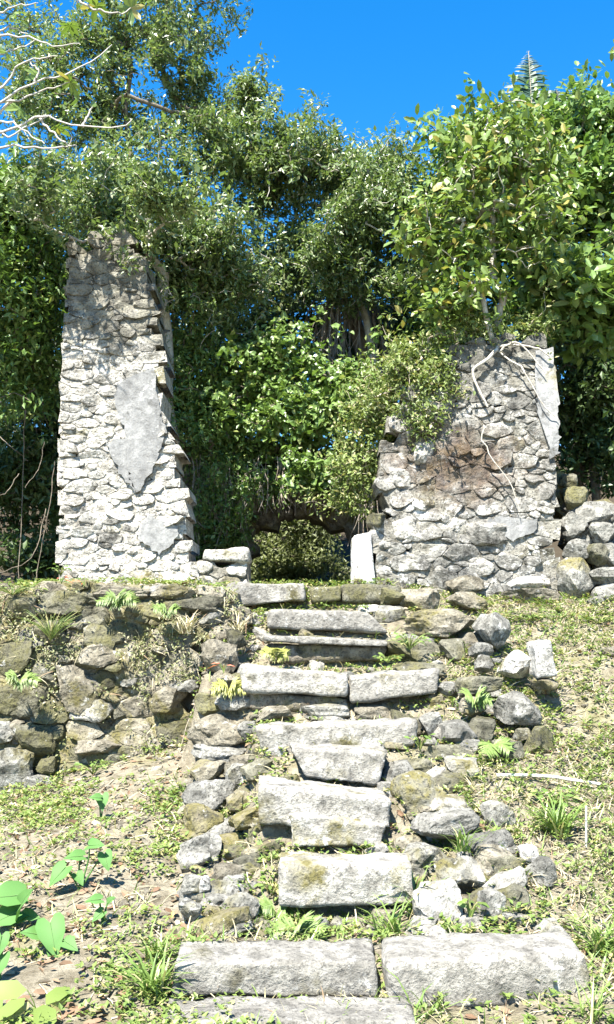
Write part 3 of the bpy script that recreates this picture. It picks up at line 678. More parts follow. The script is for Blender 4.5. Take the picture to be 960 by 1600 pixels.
def crown(tips, rs, per, size, kind, spread, up=.5, out=None, sunbias=1.25):
    n = len(tips); T = unit(rs.normal(size=(n, 3)) + np.array([0,-.2,.35]))
    P = np.repeat(tips, per, 0); TT = np.repeat(T, per, 0); k = len(P)
    al = rs.uniform(-1, 1, (k, 1))
    P = P + TT*al*spread + rs.normal(0, spread*.33, (k, 3))
    D = unit(TT*.6 + rs.normal(size=(k, 3))*.75 + np.array([0,0,-.12]))
    N = unit(rs.normal(size=(k, 3))*.75 + np.array([0,0,up]) + SUN*sunbias)
    S = size*rs.uniform(.45, 1.35, k)
    return leaves(P, D, N, S, kind, rs.uniform(.8, 1.25, k))
def tree(name, label, cat, base, trunk, blobs, leaf, size, kind, per, spread, seed, bark='barkd', gap=0., rtip=.004, group=None, rmax=.09, up=.5, crown_name='crown', drawfrac=.62, gfreq=1.4):
    rs = np.random.default_rng(seed); t = thing(name, label, cat, base, group)
    tips = blob_points(blobs, rs, gap, gfreq, seed)
    # a clearing in the canopy lets the sun reach the greenery beyond the arch
    tt = (tips[:,1]-13.3)/SUN[1]; hx = tips[:,0]-tt*SUN[0]; hz = tips[:,2]-tt*SUN[2]
    shade = (tt > .6) & (np.abs(hx+.05) < .95) & (hz > 1.9) & (hz < 4.0)
    tips = tips[~shade | (rs.random(len(tips)) < .08)]
    if seed >= 112:                                                    # nothing hangs across the open arch
        v_ = 11.4/tips[:,1]; tips = tips[~((np.abs(tips[:,0]*v_-ac[0]) < ahw*.98) & (EYE+(tips[:,2]-EYE)*v_ < atop+.06) & (tips[:,1] < 11.9))]
    if seed in (101, 102, 103, 104):
        tt = (tips[:,1]-10.7)/SUN[1]; hx = tips[:,0]-tt*SUN[0]; hz = tips[:,2]-tt*SUN[2]
        shade = (tt > .5) & (np.abs(hx+.35) < 1.15) & (hz > 2.4) & (hz < 4.7)
        tips = tips[~shade | (rs.random(len(tips)) < .3)]
    bt = tips[rs.random(len(tips)) < drawfrac]
    tr = curve(trunk, 12, .03, seed); segs, A, n = grow(tr, bt, rs, rtip, rmax=rmax)
    V, q = tubes(segs, 4); link('trunk' if cat == 'tree' else 'stem', mesh_np('trunk', V-np.array(base), [q]), M[bark], t, base)
    V, f = crown(tips, rs, per, size, kind, spread, up)
    link(crown_name, mesh_np('crown', V-np.array(base), [f], smooth=False), L[leaf], t, base)
    return t
def gp(x, y): return np.array([x, y, float(terrain(np.array([x]), np.array([y]))[0])])
def g_under(px, Y):   # ground point straight below a pixel column at depth Y
    x = (px-480)/F*Y; return gp(x, Y)

# ------------------------------------------------------------------ trees
b = g_under(205, 11.6)
tree('tree', 'tall fine-leaved tree behind the pillar, airy crown with sky showing through', 'tree', b, [b, at(208,600,11.6), at(203,300,11.6), at(198,60,11.5)],
     [(220,70,11.8,150,110,1.0,260),(330,180,11.6,85,120,.8,200),(120,190,11.8,120,130,.9,170),(260,290,11.2,140,90,.9,330),(400,260,11.3,80,90,.8,170),(280,-40,11.8,160,70,.9,150),(60,60,12.2,110,140,1.,110),(375,140,11.5,40,70,.5,90),(250,130,11.5,100,110,.6,150),(90,120,11.6,110,120,.6,160),(450,225,11.6,40,40,.5,50)],
     'grey', .08, 'simple', 25, .13, 101, 'barkd', gap=.42, rtip=.0032, rmax=.035)
b = g_under(250, 10.3)
tree('tree', 'bushy grey-green tree leaning over the top of the pillar', 'tree', b, [b, at(262,700,10.4), at(255,500,10.3), at(235,360,10.0)],
     [(190,330,9.6,120,50,.5,230),(300,370,10.2,110,70,.7,330),(280,470,10.5,80,80,.6,260),(120,300,9.9,110,60,.6,200),(330,450,10.8,100,90,.6,260),(170,360,8.9,85,30,.45,170),(150,300,8.5,110,50,.45,170),(215,400,9.0,40,30,.3,60),(250,330,8.8,80,40,.4,110)],
     'grey', .079, 'simple', 25, .12, 102, 'bark', gap=.3, rtip=.004)
b = g_under(640, 12.2)
tree('tree', 'dense grey-green tree filling the middle above the doorway', 'tree', b, [b, at(610,650,12.2), at(545,420,12.2), at(530,270,12)],
     [(540,250,12.0,70,60,.8,220),(440,290,11.8,80,70,.8,280),(600,300,12.0,80,70,.8,300),(520,350,11.6,120,80,.9,430),(420,400,11.4,100,80,.8,320),(620,400,11.6,90,70,.8,300),(560,215,12.1,35,35,.5,60),(500,440,11.8,110,50,.6,230)],
     'grey', .079, 'simple', 25, .125, 103, 'bark', gap=.36, rtip=.004, rmax=.06)
b = g_under(900, 12.0)
tree('tree', 'tall dark-green tree behind the broad wall, top right', 'tree', b, [b, at(900,600,12), at(890,400,12), at(860,240,11.8)],
     [(800,262,11.4,110,70,.9,230),(920,240,11.2,110,80,.9,240),(900,330,11.0,110,80,.9,230),(730,260,11.6,70,60,.7,120),(640,250,12,50,30,.4,80),(660,310,12,60,50,.5,110),(700,220,11.8,40,40,.4,50),(800,380,11.4,110,70,.8,180),(990,300,11.,90,120,.9,150),(800,480,11.2,90,50,.6,150),(700,520,11.6,60,40,.5,90),(720,420,11.4,70,60,.6,120),(920,205,12,70,40,.6,100)],
     'mid', .115, 'oval', 17, .2, 104, 'barkd', gap=.3, rtip=.005)
b = at(772, 545, 9.25)
t = tree('tree', 'slender pale-stemmed tree rooted on top of the broad wall, yellow-green leaves', 'tree', b, [b, at(783,470,9.2), at(776,430,9.15), at(772,330,9.1)],
     [(770,300,9.1,120,90,.6,100),(700,370,9.1,80,70,.5,70),(840,360,9.0,80,70,.5,60),(770,210,9.2,90,50,.5,60),(720,460,9.1,70,50,.4,80),(820,250,9.1,60,60,.4,50),(660,350,9.2,40,40,.4,30)],
     'yellow', .105, 'oval', 11, .15, 105, 'bark', gap=.1, rtip=.0045, rmax=.04)
V, q = tubes(poly_tube(curve([at(780,440,9.15), at(752,420,9.1), at(757,480,9.05), at(772,545,9.1)][::-1], 10), .035, .015), 6); link('trunk', mesh_np('trunk', V-b, [q]), M['bark'], t, b)
for pts, r in [([(772,545,9.1),(776,548,8.98),(745,572,8.94),(738,585,8.93),(750,612,8.93),(762,636,8.93)],.022),([(772,545,9.1),(800,538,8.97),(840,545,8.94),(862,560,8.93)],.014),
               ([(772,548,9.1),(815,575,8.93),(845,628,8.92),(872,655,8.92)],.01),([(756,664,8.92),(755,690,8.92),(775,725,8.92),(800,760,8.92),(812,800,8.92)],.008),([(780,550,9.0),(808,535,8.95),(852,582,8.93)],.012)]:
    V, q = tubes(poly_tube(curve([at(*p) for p in pts], 14, .006, 3), r, r*.45), 6); link('root', mesh_np('root', V-b, [q]), M['bark'], t, b)
b = g_under(1020, 9.9)
tree('shrub', 'large-leaved bright green shrub beside the top of the broad wall, right edge', 'shrub', b, [b, at(1015,700,9.9), at(985,560,9.8), at(940,490,9.6)],
     [(900,455,9.5,90,55,.4,75),(960,470,9.4,70,60,.4,60),(930,510,9.6,80,35,.4,50),(870,420,9.8,60,40,.4,35)],
     'bright', .155, 'oval', 12, .14, 106, 'barkd', gap=0, rtip=.005, rmax=.03, crown_name='foliage')
# jungle behind, left and right and centre
for (nm, lab, px, Y, bl, lf, sz, kd, per, sd) in [
  ('tree', 'dark leafy tree at the left edge beside the pillar', -60, 10.6, [(30,330,10.4,90,70,.8,260),(20,450,10.4,90,90,.8,330),(40,570,10.6,70,80,.7,210),(-60,420,10.4,90,150,.9,220)], 'mid', .095, 'simple', 20, 107),
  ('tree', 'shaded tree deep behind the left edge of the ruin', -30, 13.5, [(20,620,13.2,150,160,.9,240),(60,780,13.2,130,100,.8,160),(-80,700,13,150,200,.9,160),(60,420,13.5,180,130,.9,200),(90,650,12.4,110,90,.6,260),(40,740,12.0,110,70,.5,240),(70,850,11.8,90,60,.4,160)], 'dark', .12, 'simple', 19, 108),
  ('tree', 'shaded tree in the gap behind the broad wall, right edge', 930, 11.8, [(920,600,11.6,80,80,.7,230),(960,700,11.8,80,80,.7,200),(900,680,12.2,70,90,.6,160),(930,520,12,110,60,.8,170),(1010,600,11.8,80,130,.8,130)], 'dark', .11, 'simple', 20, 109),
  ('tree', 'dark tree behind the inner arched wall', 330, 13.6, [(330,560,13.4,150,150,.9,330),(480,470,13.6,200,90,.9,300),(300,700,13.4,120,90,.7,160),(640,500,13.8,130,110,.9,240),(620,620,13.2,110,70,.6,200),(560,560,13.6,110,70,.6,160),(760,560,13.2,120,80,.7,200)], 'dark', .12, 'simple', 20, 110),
  ('tree', 'sunlit greenery seen through the low arch', 475, 14.2, [(470,830,13.7,130,70,.4,300),(500,890,13.3,70,30,.3,110),(430,890,13.4,70,40,.3,110)], 'arch', .08, 'simple', 22, 111)]:
    b = g_under(px, Y); tr = [b, at(px, (bl[0][1]+900)/2, Y), at(bl[0][0], bl[0][1]+40, Y)]
    tree(nm, lab, 'tree', b, tr, bl, lf, sz, kd, per, .18, sd, 'barkd', gap=.12)
# creeper over the inner wall
b = at(340, 900, 11.25)
tree('creeper', 'heart-leaved bright creeper tumbling over the inner wall above the arch', 'vine', b, [at(340,905,11.25), at(355,800,11.2), at(400,700,11.1), at(420,580,11.0)],
     [(420,570,10.8,80,55,.35,240),(470,650,10.7,75,50,.3,220),(500,720,10.6,50,45,.25,170),(545,610,10.8,60,45,.3,120),(360,640,10.9,80,60,.3,190),(440,700,11.3,110,22,.3,120)], 'bright', .072, 'heart', 11, .13, 112, 'barkd', gap=.1, rmax=.03, up=.2, crown_name='foliage')
b = at(330, 900, 11.3)
tree('creeper', 'small-leaved dull creeper draping the left of the inner wall down to the stub', 'vine', b, [b, at(330,800,11.2), at(320,700,11.1), at(310,600,11.0)],
     [(300,560,10.7,60,70,.35,260),(320,680,10.9,80,90,.3,330),(350,780,10.9,90,80,.3,330),(270,640,10.5,40,90,.3,150),(555,770,10.9,40,40,.25,80),(330,850,11.1,50,45,.2,100),(450,760,11.1,90,18,.15,90)], 'mid', .065, 'simple', 22, .11, 113, 'barkd', gap=.15, rmax=.03, up=.2, crown_name='foliage')
b = at(640, 600, 9.3)
tree('shrub', 'dry olive scrub hanging over the left shoulder of the broad wall', 'shrub', b, [b, at(630,585,9.3), at(620,575,9.2)],
     [(630,570,9.3,70,35,.3,170),(590,640,9.4,45,70,.3,200),(560,730,9.5,40,70,.3,170),(680,600,9.0,40,50,.14,90),(655,650,8.98,40,60,.1,70),(710,540,9.2,50,30,.2,70),(540,790,9.6,30,35,.2,60),(760,520,9.15,50,22,.2,60),(835,512,9.15,35,16,.2,35)], 'scrub', .055, 'simple', 18, .11, 114, 'twig', gap=.05, rmax=.012, rtip=.0025, up=.3, drawfrac=.35, crown_name='foliage')
# hanging dry vines around the arch
rs = np.random.default_rng(5); b = at(450, 760, 11.2); t = thing('hanging_vines', 'curtain of dry grey vine strands hanging over the arch', 'vine', b); segs = []
for k in range(300):
    px = rs.uniform(300, 590); y0 = rs.uniform(710, 775); Y = rs.uniform(10.7, 11.2); ln = rs.uniform(40, 110)
    if 385 < px < 560: ln = min(ln, 800-y0+rs.uniform(-18,6))
    segs += poly_tube(curve([at(px,y0,Y), at(px+rs.normal(0,6),y0+ln*.5,Y-.03), at(px+rs.normal(0,8),y0+ln,Y)], 5), .006, .003)
V, q = tubes(segs, 4); o = link('strand', mesh_np('strand', V-b, [q]), M['deadfrond'], t, b); o['kind'] = 'stuff'
# palm with a skirt of dead fronds
b = g_under(640, 12.9); pc = at(548, 480, 12.6); t = thing('palm', 'palm with a hanging skirt of dead grey fronds above the doorway', 'palm', b)
V, q = tubes(poly_tube(curve([b, at(610,720,12.8), pc], 8), .13, .11), 9); link('trunk', mesh_np('trunk', V-b, [q]), M['barkd'], t, b)
for k in range(26):
    a = rs.uniform(0, 2*math.pi); rad = rs.uniform(.15, .6); ln = rs.uniform(.7, 1.35); segs = []
    mid = pc + np.array([math.cos(a)*rad, math.sin(a)*rad, .02]); tip = mid + np.array([math.cos(a)*.18, math.sin(a)*.18, -ln])
    cv = curve([pc, mid, tip], 9); segs += poly_tube(cv, .016, .006)
    for p in cv[3:]:
        for s in range(5): segs += poly_tube([p, p+np.array([rs.normal(0,.07), rs.normal(0,.07), -rs.uniform(.15,.4)])], .005, .002)
    V, q = tubes(segs, 4); link('dead_frond', mesh_np('dead_frond', V-b, [q]), M['deadfrond'], t, b)
def frond(base, tip, droop, n, ll, rs, side=None, wide=1.):
    base = np.array(base); tip = np.array(tip); mid = (base+tip)/2 + np.array([0,0,droop]); cv = curve([base, mid, tip], n)
    d = unit(np.gradient(cv, axis=0)); P = []; D = []; S = []
    sd = side if side is not None else np.array([1.,0,0])
    for i in range(2, n):
        f = i/n; l = ll*math.sin(math.pi*min(1, .25+.8*f)) + .05
        for s in (-1, 1):
            P.append(cv[i]); D.append(sd*s + d[i]*.55 + np.array([0,0,-.35]) + rs.normal(0,.11,3)); S.append(l*rs.uniform(.8,1.1))
    P, D, S = np.array(P), np.array(D), np.array(S); N = np.tile(np.array([0,-.6,.8]) if wide < 1.5 else np.array([0,-1.,.25]), (len(P),1))
    return cv, leaves(P, D, N, S, 'blade', np.full(len(P), wide))
b = g_under(840, 18); t = thing('palm', 'feathery palm rising above the treetops at the upper right', 'palm', b); pc = at(880, 260, 18)
V, q = tubes(poly_tube(curve([b, at(860,600,18), pc], 8), .14, .1), 8); link('trunk', mesh_np('trunk', V-b, [q]), M['barkd'], t, b)
for (x, y, dr) in [(826,80,.1),(905,135,.25),(945,140,.2),(985,200,.3),(870,140,.2),(780,260,.3)]:
    tip = at(x, y, 18 + rs.uniform(-.4,.4)); st = pc if x != 826 else at(836, 260, 18)
    cv, (V, f) = frond(st, tip, dr, 64, .62, rs, None, 3.4)
    o = link('frond', mesh_np('frond', V-b, [f], False), L['palm'], t, b)
    V, q = tubes(poly_tube(cv, .02, .006), 5); link('midrib', mesh_np('midrib', V-np.array(o['_w']), [q]), M['twig'], o, np.array(o['_w']))
# pale bare-branched tree at the upper left, beside the ruin
b = gp(-4.9, 7.7); t = thing('tree', 'pale crooked-branched tree reaching in at the upper left corner', 'tree', b)
root = curve([b, b+np.array([.1,0,2.5]), b+np.array([.35,.1,4.2]), at(-160,160,8.0)], 12, .02, 1); V, q = tubes(poly_tube(root, .11, .07), 8); trk = link('trunk', mesh_np('trunk', V-b, [q]), M['whitebark'], t, b); tips = []
hub = root[-1]
for br in [[(-60,160),(20,158),(70,140),(110,128)],[(-60,205),(0,160),(55,128),(100,118),(150,90),(175,70)],[(-80,230),(10,205),(60,182),(80,185),(130,198),(195,195),(205,185)],
           [(-60,180),(10,130),(25,105),(60,90),(90,88)],[(-70,120),(0,85),(30,75),(60,60)],[(-60,60),(0,55),(50,60),(80,70),(125,68)],[(-40,30),(0,20),(30,8),(60,5)],
           [(-60,250),(10,228),(60,232),(105,228),(112,212)],[(100,-30),(130,5),(160,18),(190,20),(205,12)],[(60,182),(75,200),(100,222),(120,228)],[(20,158),(-5,185),(10,215),(45,195),(80,180)],[(-60,100),(0,48),(25,45),(45,55)],
           [(130,198),(140,175),(150,160)],[(55,128),(60,110),(45,95)],[(-50,215),(5,190),(40,205),(70,225)],[(-100,150),(-90,90),(-70,20),(-60,-60)],[(-120,120),(-150,60),(-160,-20),(-140,-90)],[(-60,60),(-30,-20),(20,-60),(60,-90)],[(-200,150),(-230,60),(-240,-30)]]:
    Y = 8.0 + rs.uniform(-.25, .3); pts = [at(x, y, Y+rs.normal(0,.05)) for x, y in br]
    cv = curve(pts, 14, .006, 4); V, q = tubes(poly_tube(np.vstack([hub, cv]) if br[0][0] < -30 else cv, .013, .004), 6); link('branch', mesh_np('branch', V-b, [q]), M['palebark'], trk, b); tips += [cv[-1], cv[-4], cv[-7], cv[-2]]
rs2 = np.random.default_rng(21); PP = []; DD = []; NN = []
up_t = [at(x, y, 8.0+rs2.uniform(-.3,.3)) for x, y in [(20,20),(110,40),(150,10),(10,80),(60,120),(30,170),(-40,200),(-80,160),(90,200),(-30,120),(-60,230),(-60,-60),(-130,-40),(-20,-40),(30,-70),(90,-60),(-180,-70),(-110,-110),(-210,-50),(-150,-90),(-80,-80),(40,-120),(-240,-60),(-160,-130),(-90,-30)]]
for tp_ in tips[::16] + up_t + [u+rs2.normal(0,.22,3) for u in up_t[8:]]:
    ax_ = unit(rs2.normal(size=3)*.4 + np.array([.1,-.3,.8])); u = unit(np.cross(ax_, [1,.2,0])); v = np.cross(ax_, u)
    for k in range(8):
        a = k*2*math.pi/8+rs2.uniform(-.2,.2); PP.append(tp_); DD.append(u*math.cos(a)+v*math.sin(a)-.25*ax_); NN.append(ax_)
V, f = leaves(np.array(PP), np.array(DD), np.array(NN), rs2.uniform(.1,.18,len(PP)), 'oval', np.full(len(PP), .75)); link('crown', mesh_np('crown', V-b, [f], False), L['yellow'], t, b)
# twig reaching in at the right edge
b = at(1010, 120, 8.6); t = thing('branch', 'small leafy twig tip poking in at the right edge of the sky', 'branch', b)
V, q = tubes(poly_tube(curve([b, at(985,95,8.6), at(957,78,8.6)], 6), .012, .005)); link('stem', mesh_np('stem', V-b, [q]), M['barkd'], t, b)
V, f = crown(np.array([at(962,75,8.6), at(975,88,8.6), at(990,100,8.6)]), rs, 9, .08, 'oval', .06); link('foliage', mesh_np('foliage', V-b, [f], False), L['yellow'], t, b)
# lianas in the dark at the left
t = thing('liana', 'thin bare lianas hanging in the dark beside the pillar', 'vine', at(60, 900, 9.6)); b = np.array(t['_w'])
for pts in [[(86,720),(80,780),(66,850),(58,905)],[(72,795),(60,850),(40,880),(0,895)],[(0,682),(20,700),(44,720)],[(70,690),(62,730),(40,762)],[(30,740),(10,770),(-10,775)],[(40,640),(36,760),(30,905)]]:
    V, q = tubes(poly_tube(curve([at(x,y,9.5+rs.uniform(0,.4)) for x,y in pts], 12, .006, 2), .005, .004), 5); link('stem', mesh_np('stem', V-b, [q]), M['barkd'], t, b)

# ------------------------------------------------------------------ ground cover
def scatter(n, xr, yr, rs, dens):
    x = rs.uniform(*xr, n*3); y = rs.uniform(*yr, n*3); d = dens(x, y); k = rs.random(n*3) < d
    x, y = x[k][:n], y[k][:n]; return np.stack([x, y, terrain(x, y)], 1)
def patch(x, y, f, s): return np.clip(.5+.75*fbm(np.stack([x*f, y*f, 0*x], 1), s, 3), 0, 1)
def onstep(x, y): return (np.abs(x-.15) < .75) & (y > 4.1) & (y < 8.4)
rs = np.random.default_rng(77)
def dens_weed(x, y):
    d = patch(x, y, 2.2, 5)**1.6; d = np.where(x > .95, np.maximum(d, .52), d); d = np.where(onstep(x, y), np.maximum(d*.6, .12), d); return np.where(y > 9.0, 0, d)
P = scatter(9800, (-3.3,3.6), (3.9,9.0), rs, dens_weed); per = 7
T = np.repeat(P, per, 0); k = len(T); a = rs.uniform(0, 2*math.pi, k)
D = np.stack([np.cos(a), np.sin(a), rs.uniform(.1,.9,k)], 1); N = unit(np.stack([-.4*np.cos(a), -.4*np.sin(a), np.ones(k)], 1)+rs.normal(0,.25,(k,3)))
T = T + np.stack([rs.normal(0,.02,k), rs.normal(0,.02,k), np.repeat(rs.uniform(0,.05,len(P)), per)+rs.uniform(0,.02,k)], 1)
V, f = leaves(T, D, N, rs.uniform(.018,.045,k), 'simple', np.full(k, 1.3))
o = link('ground_weeds', mesh_np('ground_weeds', V, [f], False), L['weed']); tag(o, 'low yellow-green weeds spread over the banks', 'weeds', kind='stuff')
def dens_grass(x, y):
    d = patch(x, y, 1.7, 15)*.5; d = np.where(x > 1., .35+.65*patch(x, y, 1.7, 15), d*.5); d = np.where(onstep(x, y), .3, d); return np.where(y > 9.0, 0, d)
P = scatter(15000, (-3.3,3.6), (3.9,9.0), rs, dens_grass); k = len(P); a = rs.uniform(0, 2*math.pi, k)
D = np.stack([np.cos(a), np.sin(a)-.3, rs.uniform(.05,.9,k)], 1); N = np.tile([0,0,1.], (k,1)) + rs.normal(0,.3,(k,3))
V, f = leaves(P, D, N, rs.uniform(.05,.16,k), 'blade', rs.uniform(.6,1.2,k))
o = link('dry_grass', mesh_np('dry_grass', V, [f], False), L['dry']); tag(o, 'dry straw-coloured grass matted on the slope', 'grass', kind='stuff')
P = scatter(13000, (-3.3,3.6), (3.9,9.0), rs, lambda x, y: dens_grass(x+3.3*0, y)*patch(x, y, 3, 44)); k = len(P); a = rs.uniform(0, 2*math.pi, k)
D = np.stack([np.cos(a)*.7, np.sin(a)*.7, rs.uniform(.4,1.2,k)], 1); N = np.tile([0,0,1.], (k,1)) + rs.normal(0,.4,(k,3))
V, f = leaves(P, D, N, rs.uniform(.05,.14,k), 'blade', rs.uniform(.8,1.6,k))
o = link('green_grass', mesh_np('green_grass', V, [f], False), L['grass']); tag(o, 'short green grass blades scattered over both banks', 'grass', kind='stuff')
P = scatter(3000, (-3.3,3.4), (3.9,8.9), rs, lambda x, y: np.where(x < -.5, .2+.8*patch(x, y, 2.4, 31), .12)); k = len(P)
a = rs.uniform(0, 2*math.pi, k); D = np.stack([np.cos(a), np.sin(a), rs.normal(0,.25,k)], 1); P[:,2] += .012
V, f = leaves(P, D, np.tile([0,0,1.], (k,1))+rs.normal(0,.5,(k,3)), rs.uniform(.03,.085,k), 'oval', rs.uniform(.7,1.1,k))
o = link('leaf_litter', mesh_np('leaf_litter', V, [f], False), L['litter']); tag(o, 'brown fallen leaves littering the bank', 'leaf litter', kind='stuff')
P = scatter(1500, (-3.2,3.2), (3.9,8.9), rs, lambda x, y: patch(x, y, 3, 61)); VV = []; FF = []; D2, F2 = ICO[1]; off = 0
for i, p in enumerate(P):
    s = .008+.03*rs.random()**2.5; VV.append(p + D2*np.array([s*rs.uniform(.8,1.6), s*rs.uniform(.8,1.6), s*.7])*(1+.2*rs.normal(size=(len(D2),1)))); FF.append(F2+off); off += len(D2)
o = link('pebbles', mesh_np('pebbles', np.vstack(VV), [np.vstack(FF)], False), M['tan']); tag(o, 'pale pebbles and rubble crumbs on the soil', 'pebbles', kind='stuff')

P = scatter(520, (-3.3,3.4), (3.9,8.9), rs, lambda x, y: np.full(len(x), .5)); segs = []
for p in P:
    a = rs.uniform(0, 2*math.pi); l_ = rs.uniform(.06, .28); q = p + np.array([math.cos(a)*l_, math.sin(a)*l_, 0]); q[2] = float(terrain(q[0:1], q[1:2])[0]) + .015; p[2] += .008
    segs += poly_tube([p, (p+q)/2+rs.normal(0,.012,3), q], .0045, .002)
V, q = tubes(segs, 4); o = link('fallen_twigs', mesh_np('fallen_twigs', V, [q]), M['twig']); tag(o, 'thin dry twigs strewn over the banks', 'twigs', kind='stuff')
u = rs.uniform(-2.9, -.5, 2600); w = rs.uniform(.3, 1.95, 2600); pt = patch(u, w, 2.3, 91)*(.35+.65*(w-.2)/1.7)
kk = (rs.random(2600) < pt**2*.9) & ~((u > -.92) & (w < 1.2)); W = rtmap(np.stack([u, np.full(2600, -.05), w], 1))[kk]
per = 8; T = np.repeat(W, per, 0); k = len(T); T = T + rs.normal(0, .025, (k, 3))*np.array([1,.4,1]); a = rs.uniform(0, 2*math.pi, k)
D = np.stack([np.cos(a), -.5+0*a, np.sin(a)*.8-.1], 1); N = np.stack([0*a, -.7+0*a, .8+0*a], 1)+rs.normal(0,.35,(k,3))
V, f = leaves(T, D, N, rs.uniform(.015,.04,k), 'simple', np.full(k, 1.2))
o = link('wall_weeds', mesh_np('wall_weeds', V, [f], False), L['olive']); tag(o, 'small olive weeds and moss growing out of the retaining wall', 'weeds', kind='stuff')
ks = rs.integers(0, len(W), 220); T = W[ks] + rs.normal(0, .05, (220, 3))*np.array([1,.3,1]); a = rs.uniform(0, 2*math.pi, 220)
V, f = leaves(T, np.stack([np.cos(a)*.6, -.35+0*a, np.sin(a)*.6-.3], 1), np.tile([0,-.5,.8], (220,1))+rs.normal(0,.3,(220,3)), rs.uniform(.05,.16,220), 'blade', np.full(220, .8))
o = link('wall_straw', mesh_np('wall_straw', V, [f], False), L['dry']); tag(o, 'dry straw hanging down the retaining wall', 'grass', kind='stuff')

# ------------------------------------------------------------------ single plants
def herb(name, label, px, py, Y, n, size, spread, leaf, kind, h, seed, group=None, cat='plant', wide=1.):
    rs = np.random.default_rng(seed); b = ground_at(px, py) if Y is None else at(px, py, Y)
    t = thing(name, label, cat, b, group); segs = []; P = []; D = []; N = []
    for k in range(n):
        a = rs.uniform(0, 2*math.pi); r = spread*math.sqrt(rs.random()); tip = b + np.array([math.cos(a)*r, math.sin(a)*r*.8, h*rs.uniform(.45, 1.1)])
        segs += poly_tube(curve([b, (b+tip)/2+np.array([0,0,h*.15]), tip], 5), .0035, .002)
        P.append(tip); D.append([math.cos(a), math.sin(a)-.4, rs.uniform(-.5,.3)]); N.append(np.array([math.cos(a)*.3, -.4, 1])+rs.normal(0,.25,3))
    V, q = tubes(segs, 4); link('stem', mesh_np('stem', V-b, [q]), L['weed'], t, b)
    V, f = leaves(np.array(P), np.array(D), np.array(N), size*rs.uniform(.65,1.15,n), kind, np.full(n, wide)); link('foliage', mesh_np('foliage', V-b, [f], True), L[leaf], t, b)
    return t
def taro(label, base_px, lv, seed, leafmat='taro', group='taro plants on the left bank'):
    """lv: leaf centres (px, py, length in px, heading degrees in the picture)"""
    rs = np.random.default_rng(seed); b = ground_at(*base_px); t = thing('taro_plant', label, 'plant', b, group)
    for (x, y, ln, hd) in lv:
        Y = b[1]-.03+rs.uniform(-.05,.05); c = at(x, y, Y); s = ln*mpp(Y)*.74; c[2] = max(c[2], gp(c[0], Y)[2]+.04)
        a = math.radians(hd); D = np.array([math.cos(a), -.55, math.sin(a)*.8]); N = np.array([.1*rs.normal(), -.65, .8])
        V, q = tubes(poly_tube(curve([b, (b+c)/2+np.array([0,.03,.04]), c-unit(D)*s*.36], 6), .006, .004), 5); link('stalk', mesh_np('stalk', V-b, [q]), L['taro'], t, b)
        V, f = leaves(np.array([c - unit(D)*s*.42]), D[None], N[None], np.array([s]), 'heart'); o = link('leaf', mesh_np('leaf', V-b, [f]), L[leafmat], t, b)
        h = lambda i: V[i]                                           # veins run from leaf point to leaf point
        segs = []; nn = unit(np.cross(unit(D), np.cross(N, unit(D))))*.004
        for chain in ([0,12,13,6],):
            segs += poly_tube([h(i)*(.97 if k_ else 1)+h(chain[0])*(.03 if k_ else 0)+nn for k_, i in enumerate(chain)], .0017 if len(chain) > 2 else .0009, .0005)
        Vv, q = tubes(segs, 4); link('vein', mesh_np('vein', Vv-b, [q]), L['vein'], o, b)
taro('single-leaved taro seedling highest on the left bank', (158,1285), [(160,1252,34,-80),(150,1246,26,160)], 1)
taro('five-leaved taro plant in the middle of the left bank', (125,1392), [(92,1366,50,-130),(118,1338,40,170),(124,1372,30,-50),(148,1320,40,20),(166,1344,38,-70)], 2)
taro('three-leaved taro seedling just below the five-leaved one', (160,1442), [(148,1406,34,170),(172,1408,30,60),(154,1430,30,-140)], 3)
taro('taro with broad torn leaves near the left edge of the bank', (78,1500), [(82,1462,74,-70),(50,1458,40,150),(110,1476,36,-20),(108,1492,28,-90)], 4)
taro('large taro at the left edge with an upright rolled leaf', (20,1450), [(8,1400,80,170),(10,1432,70,-160),(36,1408,70,70),(45,1432,46,20)], 5)
taro('taro leaves cut by the left edge near the bottom', (0,1530), [(0,1475,44,-90),(-2,1508,50,-100)], 6)
herb('broadleaf_seedling', 'pale yellow-green broadleaf sprout in the bottom left corner', 62, 1596, None, 6, .17, .08, 'weed', 'oval', .12, 7, wide=1.2)
herb('broadleaf_seedling', 'pale broad leaves cut by the bottom left corner', 10, 1600, None, 5, .15, .08, 'weed', 'oval', .07, 8, wide=1.2)
def fern(label, px, py, Y, n, ln, seed, leaf='fern', spread=360, mid=90):
    rs = np.random.default_rng(seed); b = ground_at(px, py) if Y is None else at(px, py, Y); t = thing('fern', label, 'fern', b, 'ferns between the stones')
    for k in range(n):
        a = math.radians(mid + (k+.5-n/2)/n*spread + rs.uniform(-12,12)); l = ln*rs.uniform(.75, 1.1)
        dirx = np.array([math.cos(a), -.45-.2*abs(math.sin(a)), .2+.35*math.sin(a)]); tip = b + unit(dirx)*l
        sd = unit(np.cross(unit(dirx), np.array([0,-.7,.7])))
        cv, (V, f) = frond(b, tip, l*.22, 18, l*.26, rs, sd); V2, F2_ = V, f
        P = V2; o = link('frond', mesh_np('frond', P-b, [F2_], False), L[leaf], t, b)
W0 = TPL['blade'][0].copy(); TPL['blade'][0][:,1] *= 2.6       # broader pinnae for ferns
fern('pale green fern under the left end of the undercut step slab', 468, 1462, None, 7, .15, 1)
fern('small fern left of the undercut step slab', 432, 1432, None, 6, .13, 2)
fern('yellowed fern on the upper steps by the thin slab', 432, 1028, 7.5, 5, .12, 3, 'fernyellow', 200)
fern('yellow-green fern on the left side wall below the red shoot', 358, 1082, 7.25, 6, .15, 4, 'fernyellow', 240)
